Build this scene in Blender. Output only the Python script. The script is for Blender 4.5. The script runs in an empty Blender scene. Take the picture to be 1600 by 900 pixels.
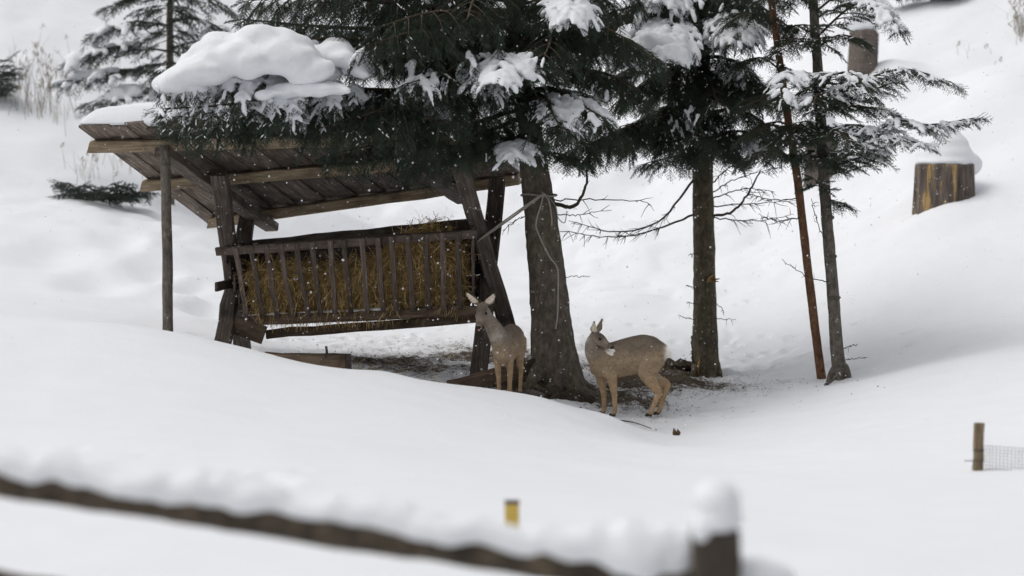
import bpy, bmesh, math, random
import numpy as np
from mathutils import Vector, Matrix

# ------------------------------------------------------------------ camera, world, sun, exposure
scene = bpy.context.scene
col = scene.collection
FPX, PITCH, CAMZ = 2700.0, math.atan(150.0/2700.0), 2.2
cam_data = bpy.data.cameras.new('camera')
cam = bpy.data.objects.new('camera', cam_data)
col.objects.link(cam)
cam.location = (0, 0, CAMZ)
cam.rotation_euler = (math.pi/2 - PITCH, 0, 0)
cam_data.sensor_width = 36.0
cam_data.lens = 36.0*FPX/1600.0
cam_data.clip_end = 500
cam_data.dof.use_dof = True
cam_data.dof.focus_distance = 17.4
cam_data.dof.aperture_fstop = 1.1
scene.camera = cam

SUN_EL, SUN_AZ = math.radians(64), math.radians(262)      # azimuth clockwise from +Y
world = bpy.data.worlds.new('World'); scene.world = world
world.use_nodes = True
wn, wl = world.node_tree.nodes, world.node_tree.links
wn.clear()
sky = wn.new('ShaderNodeTexSky'); sky.sky_type = 'NISHITA'; sky.sun_disc = False
sky.sun_elevation = SUN_EL; sky.sun_rotation = SUN_AZ
sky.air_density = 1.0; sky.dust_density = 6.0; sky.ozone_density = 1.0
hsv = wn.new('ShaderNodeHueSaturation'); hsv.inputs['Saturation'].default_value = 0.22
bg = wn.new('ShaderNodeBackground'); bg.inputs['Strength'].default_value = 0.15
wo = wn.new('ShaderNodeOutputWorld')
wl.new(sky.outputs[0], hsv.inputs['Color']); wl.new(hsv.outputs[0], bg.inputs['Color']); wl.new(bg.outputs[0], wo.inputs[0])
sun_d = bpy.data.lights.new('sun', 'SUN'); sun_d.energy = 0.5; sun_d.angle = math.radians(95); sun_d.color = (1, .97, .93)
sun = bpy.data.objects.new('sun', sun_d); col.objects.link(sun)
sdir = Vector((math.sin(SUN_AZ)*math.cos(SUN_EL), math.cos(SUN_AZ)*math.cos(SUN_EL), math.sin(SUN_EL)))
sun.rotation_euler = sdir.to_track_quat('Z', 'Y').to_euler()
scene.view_settings.view_transform = 'Standard'
scene.view_settings.look = 'None'
scene.view_settings.exposure = -0.38
scene.view_settings.gamma = 1.0

# ------------------------------------------------------------------ helpers
rng = np.random.default_rng(7)
random.seed(7)
FWD = np.array([0, math.cos(PITCH), -math.sin(PITCH)]); UPC = np.array([0, math.sin(PITCH), math.cos(PITCH)])
CAM = np.array([0, 0, CAMZ]); EX = np.array([1., 0, 0]); EZ = np.array([0, 0, 1.])
def P(px, py, d):
    """a point measured off the photograph, at a real distance d in metres"""
    return CAM + d*(FWD + (px-800)/FPX*EX - (py-450)/FPX*UPC)
def V(*a): return np.array(a, dtype=float)
def nrm(v): 
    v = np.asarray(v, float); return v/(np.linalg.norm(v)+1e-12)

def hash3(ix, iy, iz, seed):
    h = (ix.astype(np.int64)*374761393 + iy.astype(np.int64)*668265263 + iz.astype(np.int64)*2147483647 + seed*144665) & 0xffffffff
    h = ((h ^ (h >> 13))*1274126177) & 0xffffffff
    h = (h ^ (h >> 16)) & 0xffffffff
    return h.astype(np.float64)/4294967295.0
def vnoise(p, seed=0):
    """smooth value noise in [-1,1] at points p (n,3)"""
    p = np.asarray(p, float); i = np.floor(p).astype(np.int64); f = p - i
    f = f*f*f*(f*(f*6-15)+10)
    r = np.zeros(len(p))
    for dx in (0, 1):
        wx = f[:, 0] if dx else 1-f[:, 0]
        for dy in (0, 1):
            wy = f[:, 1] if dy else 1-f[:, 1]
            for dz in (0, 1):
                wz = f[:, 2] if dz else 1-f[:, 2]
                r += wx*wy*wz*hash3(i[:, 0]+dx, i[:, 1]+dy, i[:, 2]+dz, seed)
    return r*2-1
def fbm(p, scale, octaves=3, seed=0):
    r = np.zeros(len(p)); a = 1.0; s = scale; t = 0
    for o in range(octaves):
        r += a*vnoise(p*s + 17.3*o, seed+o); t += a; a *= .5; s *= 2.03
    return r/t
def sstep(a, b, x):
    t = np.clip((x-a)/(b-a), 0, 1); return t*t*(3-2*t)

def catmull(pts, n):
    pts = np.asarray(pts, float); m = len(pts)
    ext = np.vstack([2*pts[0]-pts[1], pts, 2*pts[-1]-pts[-2]])
    t = np.linspace(0, m-1-1e-9, n); i = t.astype(int); f = (t-i)[:, None]
    a, b, c, d = ext[i], ext[i+1], ext[i+2], ext[i+3]
    return .5*((2*b) + (-a+c)*f + (2*a-5*b+4*c-d)*f*f + (-a+3*b-3*c+d)*f**3)

def loft(pts, ra, rb=None, sides=10, ref=(0, 1, 0), caps=True):
    """tube round a path; ra along the reference side axis, rb across it"""
    pts = np.asarray(pts, float); n = len(pts)
    ra = np.broadcast_to(np.asarray(ra, float), (n,)); rb = ra if rb is None else np.broadcast_to(np.asarray(rb, float), (n,))
    tan = np.gradient(pts, axis=0); tan /= (np.linalg.norm(tan, axis=1)[:, None]+1e-12)
    ref = nrm(ref); verts = []; prev = None
    ang = np.linspace(0, 2*np.pi, sides, endpoint=False)
    for k in range(n):
        r = ref if prev is None else prev
        s = r - np.dot(r, tan[k])*tan[k]
        if np.linalg.norm(s) < .05: s = V(1, .1, .2) - np.dot(V(1, .1, .2), tan[k])*tan[k]
        s = nrm(s); prev = s; u = np.cross(tan[k], s)
        verts.append(pts[k] + np.outer(np.cos(ang)*ra[k], s) + np.outer(np.sin(ang)*rb[k], u))
    verts = np.vstack(verts); faces = []
    for k in range(n-1):
        for j in range(sides):
            a = k*sides+j; b = k*sides+(j+1) % sides
            faces.append((a, b, b+sides, a+sides))
    if caps:
        faces.append(tuple(range(sides-1, -1, -1))); faces.append(tuple(range((n-1)*sides, n*sides)))
    return verts, faces
def merge(parts):
    vs, fs, o = [], [], 0
    for v, f in parts:
        vs.append(v); fs += [tuple(i+o for i in q) for q in f]; o += len(v)
    return np.vstack(vs), fs

ICO = None
def ico(sub=1):
    bm = bmesh.new(); bmesh.ops.create_icosphere(bm, subdivisions=sub, radius=1)
    v = np.array([x.co[:] for x in bm.verts]); f = [tuple(q.index for q in x.verts) for x in bm.faces]; bm.free()
    return v, f
ICO1, ICO2, ICO3 = ico(1), ico(2), ico(3)
def frame_x(d, up=EZ):
    x = nrm(d); y = np.cross(up, x)
    if np.linalg.norm(y) < 1e-3: y = np.cross(V(0, 1, 0), x)
    y = nrm(y); z = np.cross(x, y)
    return np.stack([x, y, z], 1)
def ellipsoid(c, r, d=(1, 0, 0), base=None):
    v, f = base or ICO2
    return (v*np.asarray(r))@frame_x(d).T + np.asarray(c), f

def mesh_from(name, verts, faces, smooth=True):
    me = bpy.data.meshes.new(name)
    me.from_pydata(np.asarray(verts).tolist(), [], [tuple(int(i) for i in f) for f in faces])
    if smooth: me.polygons.foreach_set('use_smooth', [True]*len(me.polygons))
    me.update(); return me
def tri_mesh(name, tris, colors=None):
    """a soup of triangles (n,3,3), quick"""
    n = len(tris); me = bpy.data.meshes.new(name)
    me.vertices.add(3*n); me.vertices.foreach_set('co', np.ascontiguousarray(tris, dtype=np.float32).ravel())
    me.loops.add(3*n); me.loops.foreach_set('vertex_index', np.arange(3*n, dtype=np.int32))
    me.polygons.add(n); me.polygons.foreach_set('loop_start', np.arange(0, 3*n, 3, dtype=np.int32))
    try: me.polygons.foreach_set('loop_total', np.full(n, 3, dtype=np.int32))
    except Exception: pass
    if colors is not None:
        ca = me.color_attributes.new('col', 'FLOAT_COLOR', 'POINT')
        c4 = np.ones((3*n, 4), np.float32); c4[:, :3] = np.repeat(colors, 3, axis=0)
        ca.data.foreach_set('color', c4.ravel())
    me.update(calc_edges=True); return me
def link(name, me, mat, parent=None, M=None):
    """link a mesh whose vertices are in world space (or placed by M) as one object"""
    o = bpy.data.objects.new(name, me); col.objects.link(o)
    if mat is not None:
        if not me.materials: me.materials.append(mat)
    if M is None: M = Matrix.Identity(4)
    if parent is not None:
        o.parent = parent
        base = Matrix.Translation(-root_loc(parent)); M = base @ M
    o.matrix_local = M
    return o
ROOT = {}
def root_loc(p):
    return ROOT.get(p.name, Vector((0, 0, 0)))
def part(name, v, f, mat, parent=None, smooth=True):
    """a mesh object from world-space vertices; its origin is set to its own centre when it is a child"""
    v = np.asarray(v, float); c = v.mean(0) if parent is not None else V(v[:, 0].mean(), v[:, 1].mean(), v[:, 2].min())
    me = mesh_from(name, v-c, f, smooth)
    o = bpy.data.objects.new(name, me); col.objects.link(o); me.materials.append(mat)
    loc = Vector(c)
    if parent is not None:
        o.parent = parent; o.location = loc - root_loc(parent)
    else: o.location = loc
    ROOT[o.name] = loc
    return o
def tag(o, label=None, cat=None, group=None, kind=None):
    if label: o['label'] = label
    if cat: o['category'] = cat
    if group: o['group'] = group
    if kind: o['kind'] = kind
    return o
def thing(name, loc, label, cat, group=None):
    o = bpy.data.objects.new(name, None); col.objects.link(o)
    o.location = Vector(loc); o.empty_display_size = .1
    ROOT[o.name] = Vector(loc)
    return tag(o, label, cat, group)
def beam(name, p0, p1, w, h, mat, parent, up=(0, 0, 1), jit=.004, ends=(0, 0), seg=7, chamfer=.12, seed=None):
    """a sawn timber from p0 to p1: w across, h along 'up'; slightly uneven, chamfered; grain along local X"""
    p0 = np.asarray(p0, float); p1 = np.asarray(p1, float); L = np.linalg.norm(p1-p0); R = frame_x(p1-p0, np.asarray(up, float))
    r = np.random.default_rng(abs(hash((round(p0[0], 3), round(p0[1], 3), round(p1[2], 3)))) % 99999 if seed is None else seed)
    c = chamfer*min(w, h); ring = [(-w/2+c, -h/2), (w/2-c, -h/2), (w/2, -h/2+c), (w/2, h/2-c), (w/2-c, h/2), (-w/2+c, h/2), (-w/2, h/2-c), (-w/2, -h/2+c)]
    vs = []
    for k in range(seg+1):
        t = k/seg; dy, dz = r.normal(0, jit, 2)
        for (y, z) in ring:
            x = -L/2 + L*t
            if k == 0: x -= ends[0]*(z/h)
            if k == seg: x += ends[1]*(z/h)
            vs.append((x, y+dy+r.normal(0, jit*.5), z+dz+r.normal(0, jit*.5)))
    fs = []
    for k in range(seg):
        for j in range(8):
            a = k*8+j; b = k*8+(j+1) % 8; fs.append((a, b, b+8, a+8))
    fs.append(tuple(range(7, -1, -1))); fs.append(tuple(range(seg*8, seg*8+8)))
    me = mesh_from(name, np.array(vs), fs, False); me.materials.append(mat)
    o = bpy.data.objects.new(name, me); col.objects.link(o)
    M = Matrix([list(R[i])+[0] for i in range(3)]+[[0, 0, 0, 1]]); mid = Vector((p0+p1)/2)
    if parent is not None: o.parent = parent
    o.matrix_local = Matrix.Translation(mid - (root_loc(parent) if parent else Vector((0, 0, 0)))) @ M
    ROOT[o.name] = mid
    return o
def remeshed(v, f, voxel, smooth=4, factor=.5):
    """one continuous skin over overlapping shapes"""
    me = mesh_from('tmp', v, f); o = bpy.data.objects.new('tmp', me); col.objects.link(o)
    m = o.modifiers.new('r', 'REMESH'); m.mode = 'VOXEL'; m.voxel_size = voxel
    if smooth:
        s = o.modifiers.new('s', 'SMOOTH'); s.iterations = smooth; s.factor = factor
    dg = bpy.context.evaluated_depsgraph_get(); dg.update()
    me2 = bpy.data.meshes.new_from_object(o.evaluated_get(dg))
    bpy.data.objects.remove(o); bpy.data.meshes.remove(me)
    n = len(me2.vertices); vv = np.empty(n*3); me2.vertices.foreach_get('co', vv)
    ff = [tuple(p.vertices) for p in me2.polygons]
    nn = np.empty(n*3); me2.vertices.foreach_get('normal', nn)
    bpy.data.meshes.remove(me2)
    return vv.reshape(-1, 3), ff, nn.reshape(-1, 3)

# ------------------------------------------------------------------ materials
class Mat:
    def __init__(s, name):
        s.m = bpy.data.materials.new(name); s.m.use_nodes = True; s.n = s.m.node_tree.nodes; s.l = s.m.node_tree.links
        s.b = s.n['Principled BSDF']; s.b.inputs['Specular IOR Level'].default_value = .25
    def node(s, t, **kw):
        x = s.n.new(t)
        for k, v in kw.items():
            if k in x.inputs: 
                if hasattr(v, 'is_linked'): s.l.new(v, x.inputs[k])
                else: x.inputs[k].default_value = v
            else: setattr(x, k, v)
        return x
    def coords(s, kind='Object', scale=(1, 1, 1)):
        t = s.n.new('ShaderNodeTexCoord'); m = s.n.new('ShaderNodeMapping'); m.inputs['Scale'].default_value = scale
        s.l.new(t.outputs[kind], m.inputs[0]); return m.outputs[0]
    def noise(s, vec, scale, detail=4, rough=.6):
        return s.node('ShaderNodeTexNoise', Vector=vec, Scale=scale, Detail=detail, Roughness=rough).outputs['Fac']
    def ramp(s, fac, stops):
        r = s.n.new('ShaderNodeValToRGB'); s.l.new(fac, r.inputs[0]); e = r.color_ramp.elements
        while len(e) < len(stops): e.new(.5)
        for i, (p, c) in enumerate(stops):
            e[i].position = p; e[i].color = (c[0], c[1], c[2], 1) if hasattr(c, '__len__') else (c, c, c, 1)
        return r.outputs[0]
    def mix(s, a, b, fac, mode='MIX'):
        x = s.n.new('ShaderNodeMix'); x.data_type = 'RGBA'; x.blend_type = mode
        for k, v in ((6, a), (7, b), (0, fac)):
            if hasattr(v, 'is_linked'): s.l.new(v, x.inputs[k])
            else: x.inputs[k].default_value = (v if k == 0 else (v[0], v[1], v[2], 1))
        return x.outputs[2]
    def bump(s, h, strength=.5, dist=.01, normal=None):
        b = s.n.new('ShaderNodeBump'); b.inputs['Strength'].default_value = strength; b.inputs['Distance'].default_value = dist
        s.l.new(h, b.inputs['Height'])
        if normal is not None: s.l.new(normal, b.inputs['Normal'])
        return b.outputs[0]
    def done(s, color=None, rough=.8, normal=None):
        if color is not None:
            if hasattr(color, 'is_linked'): s.l.new(color, s.b.inputs['Base Color'])
            else: s.b.inputs['Base Color'].default_value = (*color, 1)
        if hasattr(rough, 'is_linked'): s.l.new(rough, s.b.inputs['Roughness'])
        else: s.b.inputs['Roughness'].default_value = rough
        if normal is not None: s.l.new(normal, s.b.inputs['Normal'])
        return s.m
SNOW = (.86, .875, .90)
def mat_snow():
    m = Mat('snow'); c = m.coords('Object')
    n1 = m.noise(c, 22, 5, .6); n2 = m.noise(c, 160, 3, .6)
    b = m.bump(n1, .25, .02); b = m.bump(n2, .22, .004, b)
    colr = m.ramp(n1, [(.3, (.845, .86, .885)), (.7, (.875, .89, .915))])
    m.b.inputs['Specular IOR Level'].default_value = .15
    return m.done(colr, .7, b)
def mat_ground():
    m = Mat('trodden_snow'); c = m.coords('Object')
    a = m.n.new('ShaderNodeAttribute'); a.attribute_name = 'dirt'
    n1 = m.noise(c, 9, 6, .65); n2 = m.noise(c, 60, 5, .65); n3 = m.noise(c, 3.0, 3, .5)
    add = m.node('ShaderNodeMath', operation='ADD'); m.l.new(a.outputs['Fac'], add.inputs[0])
    k = m.node('ShaderNodeMath', operation='MULTIPLY_ADD'); m.l.new(n2, k.inputs[0]); k.inputs[1].default_value = .75; m.l.new(n1, k.inputs[2])
    sub = m.node('ShaderNodeMath', operation='SUBTRACT'); m.l.new(k.outputs[0], sub.inputs[0]); sub.inputs[1].default_value = 1.0
    m.l.new(sub.outputs[0], add.inputs[1])
    mask = m.ramp(add.outputs[0], [(.36, 0), (.56, 1)])
    soil = m.ramp(n2, [(.25, (.03, .024, .018)), (.55, (.10, .078, .055)), (.8, (.20, .155, .10))])
    # old trodden snow is greyer than fresh
    grey = m.node('ShaderNodeMath', operation='MULTIPLY', use_clamp=True); m.l.new(a.outputs['Fac'], grey.inputs[0]); grey.inputs[1].default_value = .9
    fresh = m.ramp(n3, [(.3, (.85, .865, .89)), (.7, (.87, .885, .91))])
    old = m.ramp(n1, [(.3, (.42, .42, .43)), (.65, (.72, .72, .73))])
    sn = m.mix(fresh, old, grey.outputs[0]); colr = m.mix(sn, soil, mask)
    b = m.bump(n1, .2, .03); b = m.bump(n2, .25, .008, b)
    m.b.inputs['Specular IOR Level'].default_value = .12
    return m.done(colr, .75, b)
def mat_wood(name, dark, mid, light, rough=.85, snowy=0.0):
    m = Mat(name); c = m.coords('Object', (1.2, 14, 14)); c2 = m.coords('Object', (1, 1, 1))
    oi = m.n.new('ShaderNodeObjectInfo')
    vadd = m.node('ShaderNodeVectorMath', operation='ADD'); m.l.new(c, vadd.inputs[0])
    sc = m.node('ShaderNodeVectorMath', operation='SCALE'); m.l.new(oi.outputs['Location'], sc.inputs[0]); sc.inputs['Scale'].default_value = 7.3
    m.l.new(sc.outputs[0], vadd.inputs[1]); vec = vadd.outputs[0]
    g = m.noise(vec, 3.0, 6, .65); g2 = m.noise(vec, 11, 4, .6); st = m.noise(c2, 3.5, 4, .6)
    colr = m.ramp(g, [(.28, dark), (.5, mid), (.72, light)])
    colr = m.mix(colr, (dark[0]*.6, dark[1]*.6, dark[2]*.6), m.ramp(st, [(.5, 0), (.72, .75)]))
    val = m.ramp(oi.outputs['Random'], [(0, .62), (1, 1.25)])
    colr = m.mix(colr, val, 1.0, 'MULTIPLY')
    b = m.bump(g2, .6, .006); b = m.bump(g, .5, .01, b)
    return m.done(colr, rough, b)
def mat_bark(name, dark, mid, light, scale=1.0, moss=0.0):
    m = Mat(name); c = m.coords('Object', (1, 1, .55))
    v = m.node('ShaderNodeTexVoronoi', Vector=c, Scale=34*scale); n = m.noise(c, 18*scale, 6, .7); n2 = m.noise(c, 4, 4, .6); n3 = m.noise(c, 90*scale, 3, .6)
    colr = m.ramp(n, [(.3, dark), (.5, mid), (.72, light)])
    colr = m.mix(colr, (dark[0]*.7, dark[1]*.7, dark[2]*.7), m.ramp(n2, [(.48, 0), (.7, .6)]))
    if moss: colr = m.mix(colr, (.07, .075, .03), m.ramp(n2, [(.3, moss), (.55, 0)]))
    colr = m.mix(colr, (.36, .35, .33), m.ramp(n3, [(.66, 0), (.74, .5)]))
    b = m.bump(v.outputs['Distance'], .6, .015); b = m.bump(n, .5, .012, b)
    return m.done(colr, .9, b)
def mat_needles(name, a, b_, c_):
    m = Mat(name); c = m.coords('Object')
    n = m.noise(c, 2.2, 3, .6); n2 = m.noise(c, 14, 2, .5)
    colr = m.mix(m.ramp(n, [(.3, a), (.7, b_)]), c_, m.ramp(n2, [(.52, 0), (.75, .6)]))
    return m.done(colr, .65)
def mat_vcol(name, rough=.85, noise_amt=.25, nscale=40, gain=1.0):
    m = Mat(name); a = m.n.new('ShaderNodeAttribute'); a.attribute_name = 'col'; c = m.coords('Object')
    n = m.noise(c, nscale, 4, .6)
    colr = m.mix(a.outputs['Color'], m.ramp(n, [(.25, 1-noise_amt), (.75, 1+noise_amt)]), 1.0, 'MULTIPLY')
    m.b.inputs['Specular IOR Level'].default_value = .1
    return m.done(colr, rough, m.bump(n, .3, .006))
def mat_plain(name, colr, rough=.6, var=.15, scale=20):
    m = Mat(name); c = m.coords('Object'); n = m.noise(c, scale, 4, .6)
    lo = tuple(x*(1-var) for x in colr); hi = tuple(min(1, x*(1+var)) for x in colr)
    return m.done(m.ramp(n, [(.3, lo), (.7, hi)]), rough, m.bump(n, .2, .004))
M_SNOW, M_GROUND = mat_snow(), mat_ground()
M_LEG = mat_wood('dark_weathered_timber', (0.0557, 0.0446, 0.0372), (0.1151, 0.0928, 0.0780), (0.2135, 0.1802, 0.1559))
M_PLANK = mat_wood('roof_board_wood', (0.0635, 0.0507, 0.0435), (0.1540, 0.1232, 0.1015), (0.3444, 0.2810, 0.2265))
M_PURLIN = mat_wood('pale_weathered_beam', (0.1375, 0.1045, 0.0688), (0.2888, 0.2269, 0.1513), (0.4537, 0.3644, 0.2475))
M_SLAT = mat_wood('rack_slat_wood', (0.0731, 0.0553, 0.0455), (0.1544, 0.1202, 0.1008), (0.2600, 0.2113, 0.1820))
M_POST = mat_wood('post_wood', (0.1300, 0.0975, 0.0585), (0.2600, 0.1950, 0.1235), (0.4030, 0.3250, 0.2210))
M_TROUGH = mat_wood('trough_wood', (0.0661, 0.0463, 0.0317), (0.1323, 0.0952, 0.0661), (0.2248, 0.1653, 0.1190))
M_FENCE = mat_wood('old_fence_wood', (.035, .028, .022), (.075, .060, .047), (.14, .115, .09))
M_BARK_A = mat_bark('spruce_bark', (0.0608, 0.0486, 0.0396), (0.1294, 0.1050, 0.0837), (0.2433, 0.2053, 0.1673), 1.0, .3)
M_BARK_B = mat_bark('greenish_spruce_bark', (0.0540, 0.0456, 0.0336), (0.1200, 0.0996, 0.0696), (0.2280, 0.1860, 0.1320), 1.1, .5)
M_BARK_C = mat_bark('reddish_bark', (0.0690, 0.0368, 0.0230), (0.1725, 0.0897, 0.0517), (0.2760, 0.1495, 0.0920), 1.3)
M_BARK_D = mat_bark('grey_bark', (0.0660, 0.0564, 0.0456), (0.1440, 0.1260, 0.1056), (0.2400, 0.2100, 0.1740), 1.3)
M_TWIG = mat_bark('twig_bark', (.035, .028, .02), (.08, .064, .045), (.16, .13, .095), 2.0)
M_DEADTWIG = mat_bark('mossy_twig_bark', (.025, .026, .018), (.05, .052, .036), (.10, .095, .07), 2.0, .5)
M_NEEDLE = mat_needles('spruce_needles', (0.0342, 0.0514, 0.0385), (0.0642, 0.0920, 0.0642), (0.1177, 0.1454, 0.0899))
M_NEEDLE_D = mat_needles('young_spruce_needles', (0.0354, 0.0515, 0.0354), (0.0644, 0.0885, 0.0580), (0.1127, 0.1288, 0.0805))
M_NEEDLE_F = mat_needles('far_spruce_needles', (0.0308, 0.0448, 0.0364), (0.0560, 0.0756, 0.0616), (0.0840, 0.1008, 0.0784))
M_HAY = mat_vcol('hay_straw', .8, .2, 60)
M_FUR = mat_vcol('deer_fur', .85, .22, 55)

# ------------------------------------------------------------------ ground: one sheet of snow through surveyed points
CTRL = [
 # near snow below the fence and up to the bank
 (0,905,6.4),(400,905,6.4),(800,900,6.5),(1200,900,6.5),(1600,900,6.6),
 (100,800,8.0),(450,790,8.2),(800,815,7.8),(1100,810,8.2),(1400,800,8.6),(1600,790,8.8),
 (0,690,10.5),(200,680,10.8),(450,720,10.0),(700,740,9.8),(950,765,9.8),(1250,750,10.6),(1530,736,11.2),(1640,728,11.3),
 (0,590,12.6),(250,600,12.8),(450,650,12.4),(650,670,12.6),(850,700,12.6),(1050,725,12.6),(1300,690,13.6),(1600,640,14.2),
 # crest of the left bank
 (-150,490,14.4),(0,497,14.5),(110,504,14.6),(200,511,14.7),(270,520,14.8),(335,533,14.9),(400,549,15.0),(470,567,15.1),(540,576,15.2),(601,578,15.3),(650,590,15.35),(724,602,15.4),(800,613,15.5),(850,622,15.6),(900,638,15.7),(945,648,15.75),(975,662,15.7),(995,678,15.6),
 # right-hand bank
 (1030,694,15.4),(1060,688,15.7),(1130,668,16.1),(1230,640,16.6),(1340,602,17.2),(1460,570,17.4),(1600,541,17.6),(1750,520,17.6),
 # the trodden floor
 (1000,672,16.4),(1020,652,16.9),(950,645,16.9),(1080,640,17.4),(1100,590,20.3),(1180,600,19.2),(1283,592,18.9),(1312,594,18.7),(1040,580,20.2),(960,600,19.0),(900,560,20.5),
 (800,572,20.0),(700,570,19.3),(620,560,19.6),(520,560,19.4),(756,588,17.95),(640,595,17.8),(560,592,17.6),(680,615,16.9),(480,585,17.4),
 (430,545,20.2),(360,545,19.6),(300,527,18.4),(258,520,18.0),(170,515,17.0),(80,505,16.6),(-60,497,16.6),
 # ground rising behind
 (250,490,20.8),(120,455,21.5),(0,430,22.0),(330,470,22.5),(450,500,22.5),(600,515,22.5),(760,500,23),(950,510,22.5),(1200,545,21.5),(1340,575,19.4),(1450,520,19.6),(1600,480,20.0),
 (0,330,26),(150,330,26),(300,380,26),(480,400,27),(650,400,27.5),(850,410,28),(980,440,26),(1180,440,25),(1330,420,24),(1480,400,22.8),(1600,380,22.6),
 (0,200,30),(150,200,31),(320,280,31),(520,310,31),(750,320,32),(950,330,31),(1150,340,28.5),(1330,300,27),(1475,322,24.8),(1600,260,25.6),
 (0,60,34.5),(200,60,36),(420,130,37),(650,160,38),(900,170,38),(1100,180,34),(1300,150,31),(1475,190,27.6),(1600,120,29),
 (-100,-80,40),(250,-80,42),(600,-20,45),(900,0,44),(1150,0,40),(1350,20,35),(1480,24,32.5),(1620,0,32.5),(1750,-60,34),
 (-400,-300,52),(300,-300,56),(900,-250,56),(1500,-250,46),(2000,-300,46),
]
CP = np.array([P(*c) for c in CTRL])
extra = [(-4,0,.75),(0,0,.7),(4,0,.7),(-8,5,.9),(8,5,.7),(-9,14,1.5),(9,13,.9),(-12,22,2.2),(12,22,2.6),(-16,40,7.5),(16,36,8.5),(-25,70,16),(0,75,17),(25,70,17),(-30,20,3.5),(30,20,5),(-25,0,1),(25,0,.9)]
CP = np.vstack([CP, np.array(extra, float)])
def tps_fit(xy, z, lam):
    n = len(xy); d = np.linalg.norm(xy[:, None]-xy[None], axis=2)
    K = np.where(d > 0, d*d*np.log(d+1e-12), 0) + lam*np.eye(n)
    Pm = np.hstack([np.ones((n, 1)), xy]); A = np.zeros((n+3, n+3)); A[:n, :n] = K; A[:n, n:] = Pm; A[n:, :n] = Pm.T
    return np.linalg.solve(A, np.concatenate([z, np.zeros(3)]))
TW = tps_fit(CP[:, :2], CP[:, 2], .004)
def base_h(x, y):
    x = np.atleast_1d(x).astype(float); y = np.atleast_1d(y).astype(float); q = np.stack([x, y], 1); out = np.empty(len(q))
    for i in range(0, len(q), 20000):
        s = q[i:i+20000]; d2 = ((s[:, None]-CP[None, :, :2])**2).sum(2)
        out[i:i+20000] = (np.where(d2 > 0, .5*d2*np.log(d2+1e-12), 0))@TW[:-3] + TW[-3] + s@TW[-2:]
    return out
def ell(x, y, cx, cy, rx, ry): return np.exp(-(((x-cx)/rx)**2+((y-cy)/ry)**2))
def trod(x, y):
    """how far the snow is trodden down (0 fresh .. 1 beaten)"""
    a = ell(x, y, 1.2, 17.6, 1.0, .9) + ell(x, y, 1.55, 18.8, 1.3, 1.6)*.95 + ell(x, y, -.8, 18.4, 1.6, 1.2)*.9 + ell(x, y, .3, 18.2, 1.0, 1.3) + .8*ell(x, y, -.6, 17.2, 1.5, .5) \
      + ell(x, y, 2.8, 20.2, 1.5, 2.0)*.6 + .7*ell(x, y, -1.2, 20.5, 1.8, 1.5) + ell(x, y, .4, 20.5, 1.6, 1.6)*.6 + ell(x, y, -2.2, 19.4, 1.4, 1.2)*.5
    return np.clip(a, 0, 1)
def dirt(x, y):
    p = np.stack([x, y, x*0], 1)
    a = .64*ell(x, y, 1.15, 17.7, .7, 1.1) + ell(x, y, 1.75, 19.4, .8, 1.2)*.5 + .36*ell(x, y, -.75, 18.2, 1.0, .9) + 1.3*ell(x, y, .25, 17.7, .5, .55) + .5*ell(x, y, -.7, 17.0, 1.1, .28) \
      + .3*ell(x, y, .35, 20.2, 1.2, 1.4) + .33*ell(x, y, 2.3, 19.0, 1.0, 1.3) + .5*ell(x, y, 2.05, 20.4, .3, .3) + .3*ell(x, y, -1.7, 19.0, .9, .8) + .42*ell(x, y, -.9, 20.4, 1.7, 1.8)
    return np.clip(a*(1+.5*fbm(p, 1.6, 3, 31)), 0, 1.2)
HOOF = [(rng.normal(m[0], m[2]), rng.normal(m[1], m[3]), rng.uniform(.05, .085)) for m in [(1.3, 18.2, .9, 1.0)]*90+[(-.6, 18.7, 1.2, .7)]*80+[(.8, 20.6, 1.1, 1.0)]*70+[(2.4, 19.4, .9, .9)]*60+[(-1.0, 21.0, 1.1, .9)]*70+[(3.0, 21.3, 1.0, 1.0)]*40 for _ in (0,)]
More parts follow.
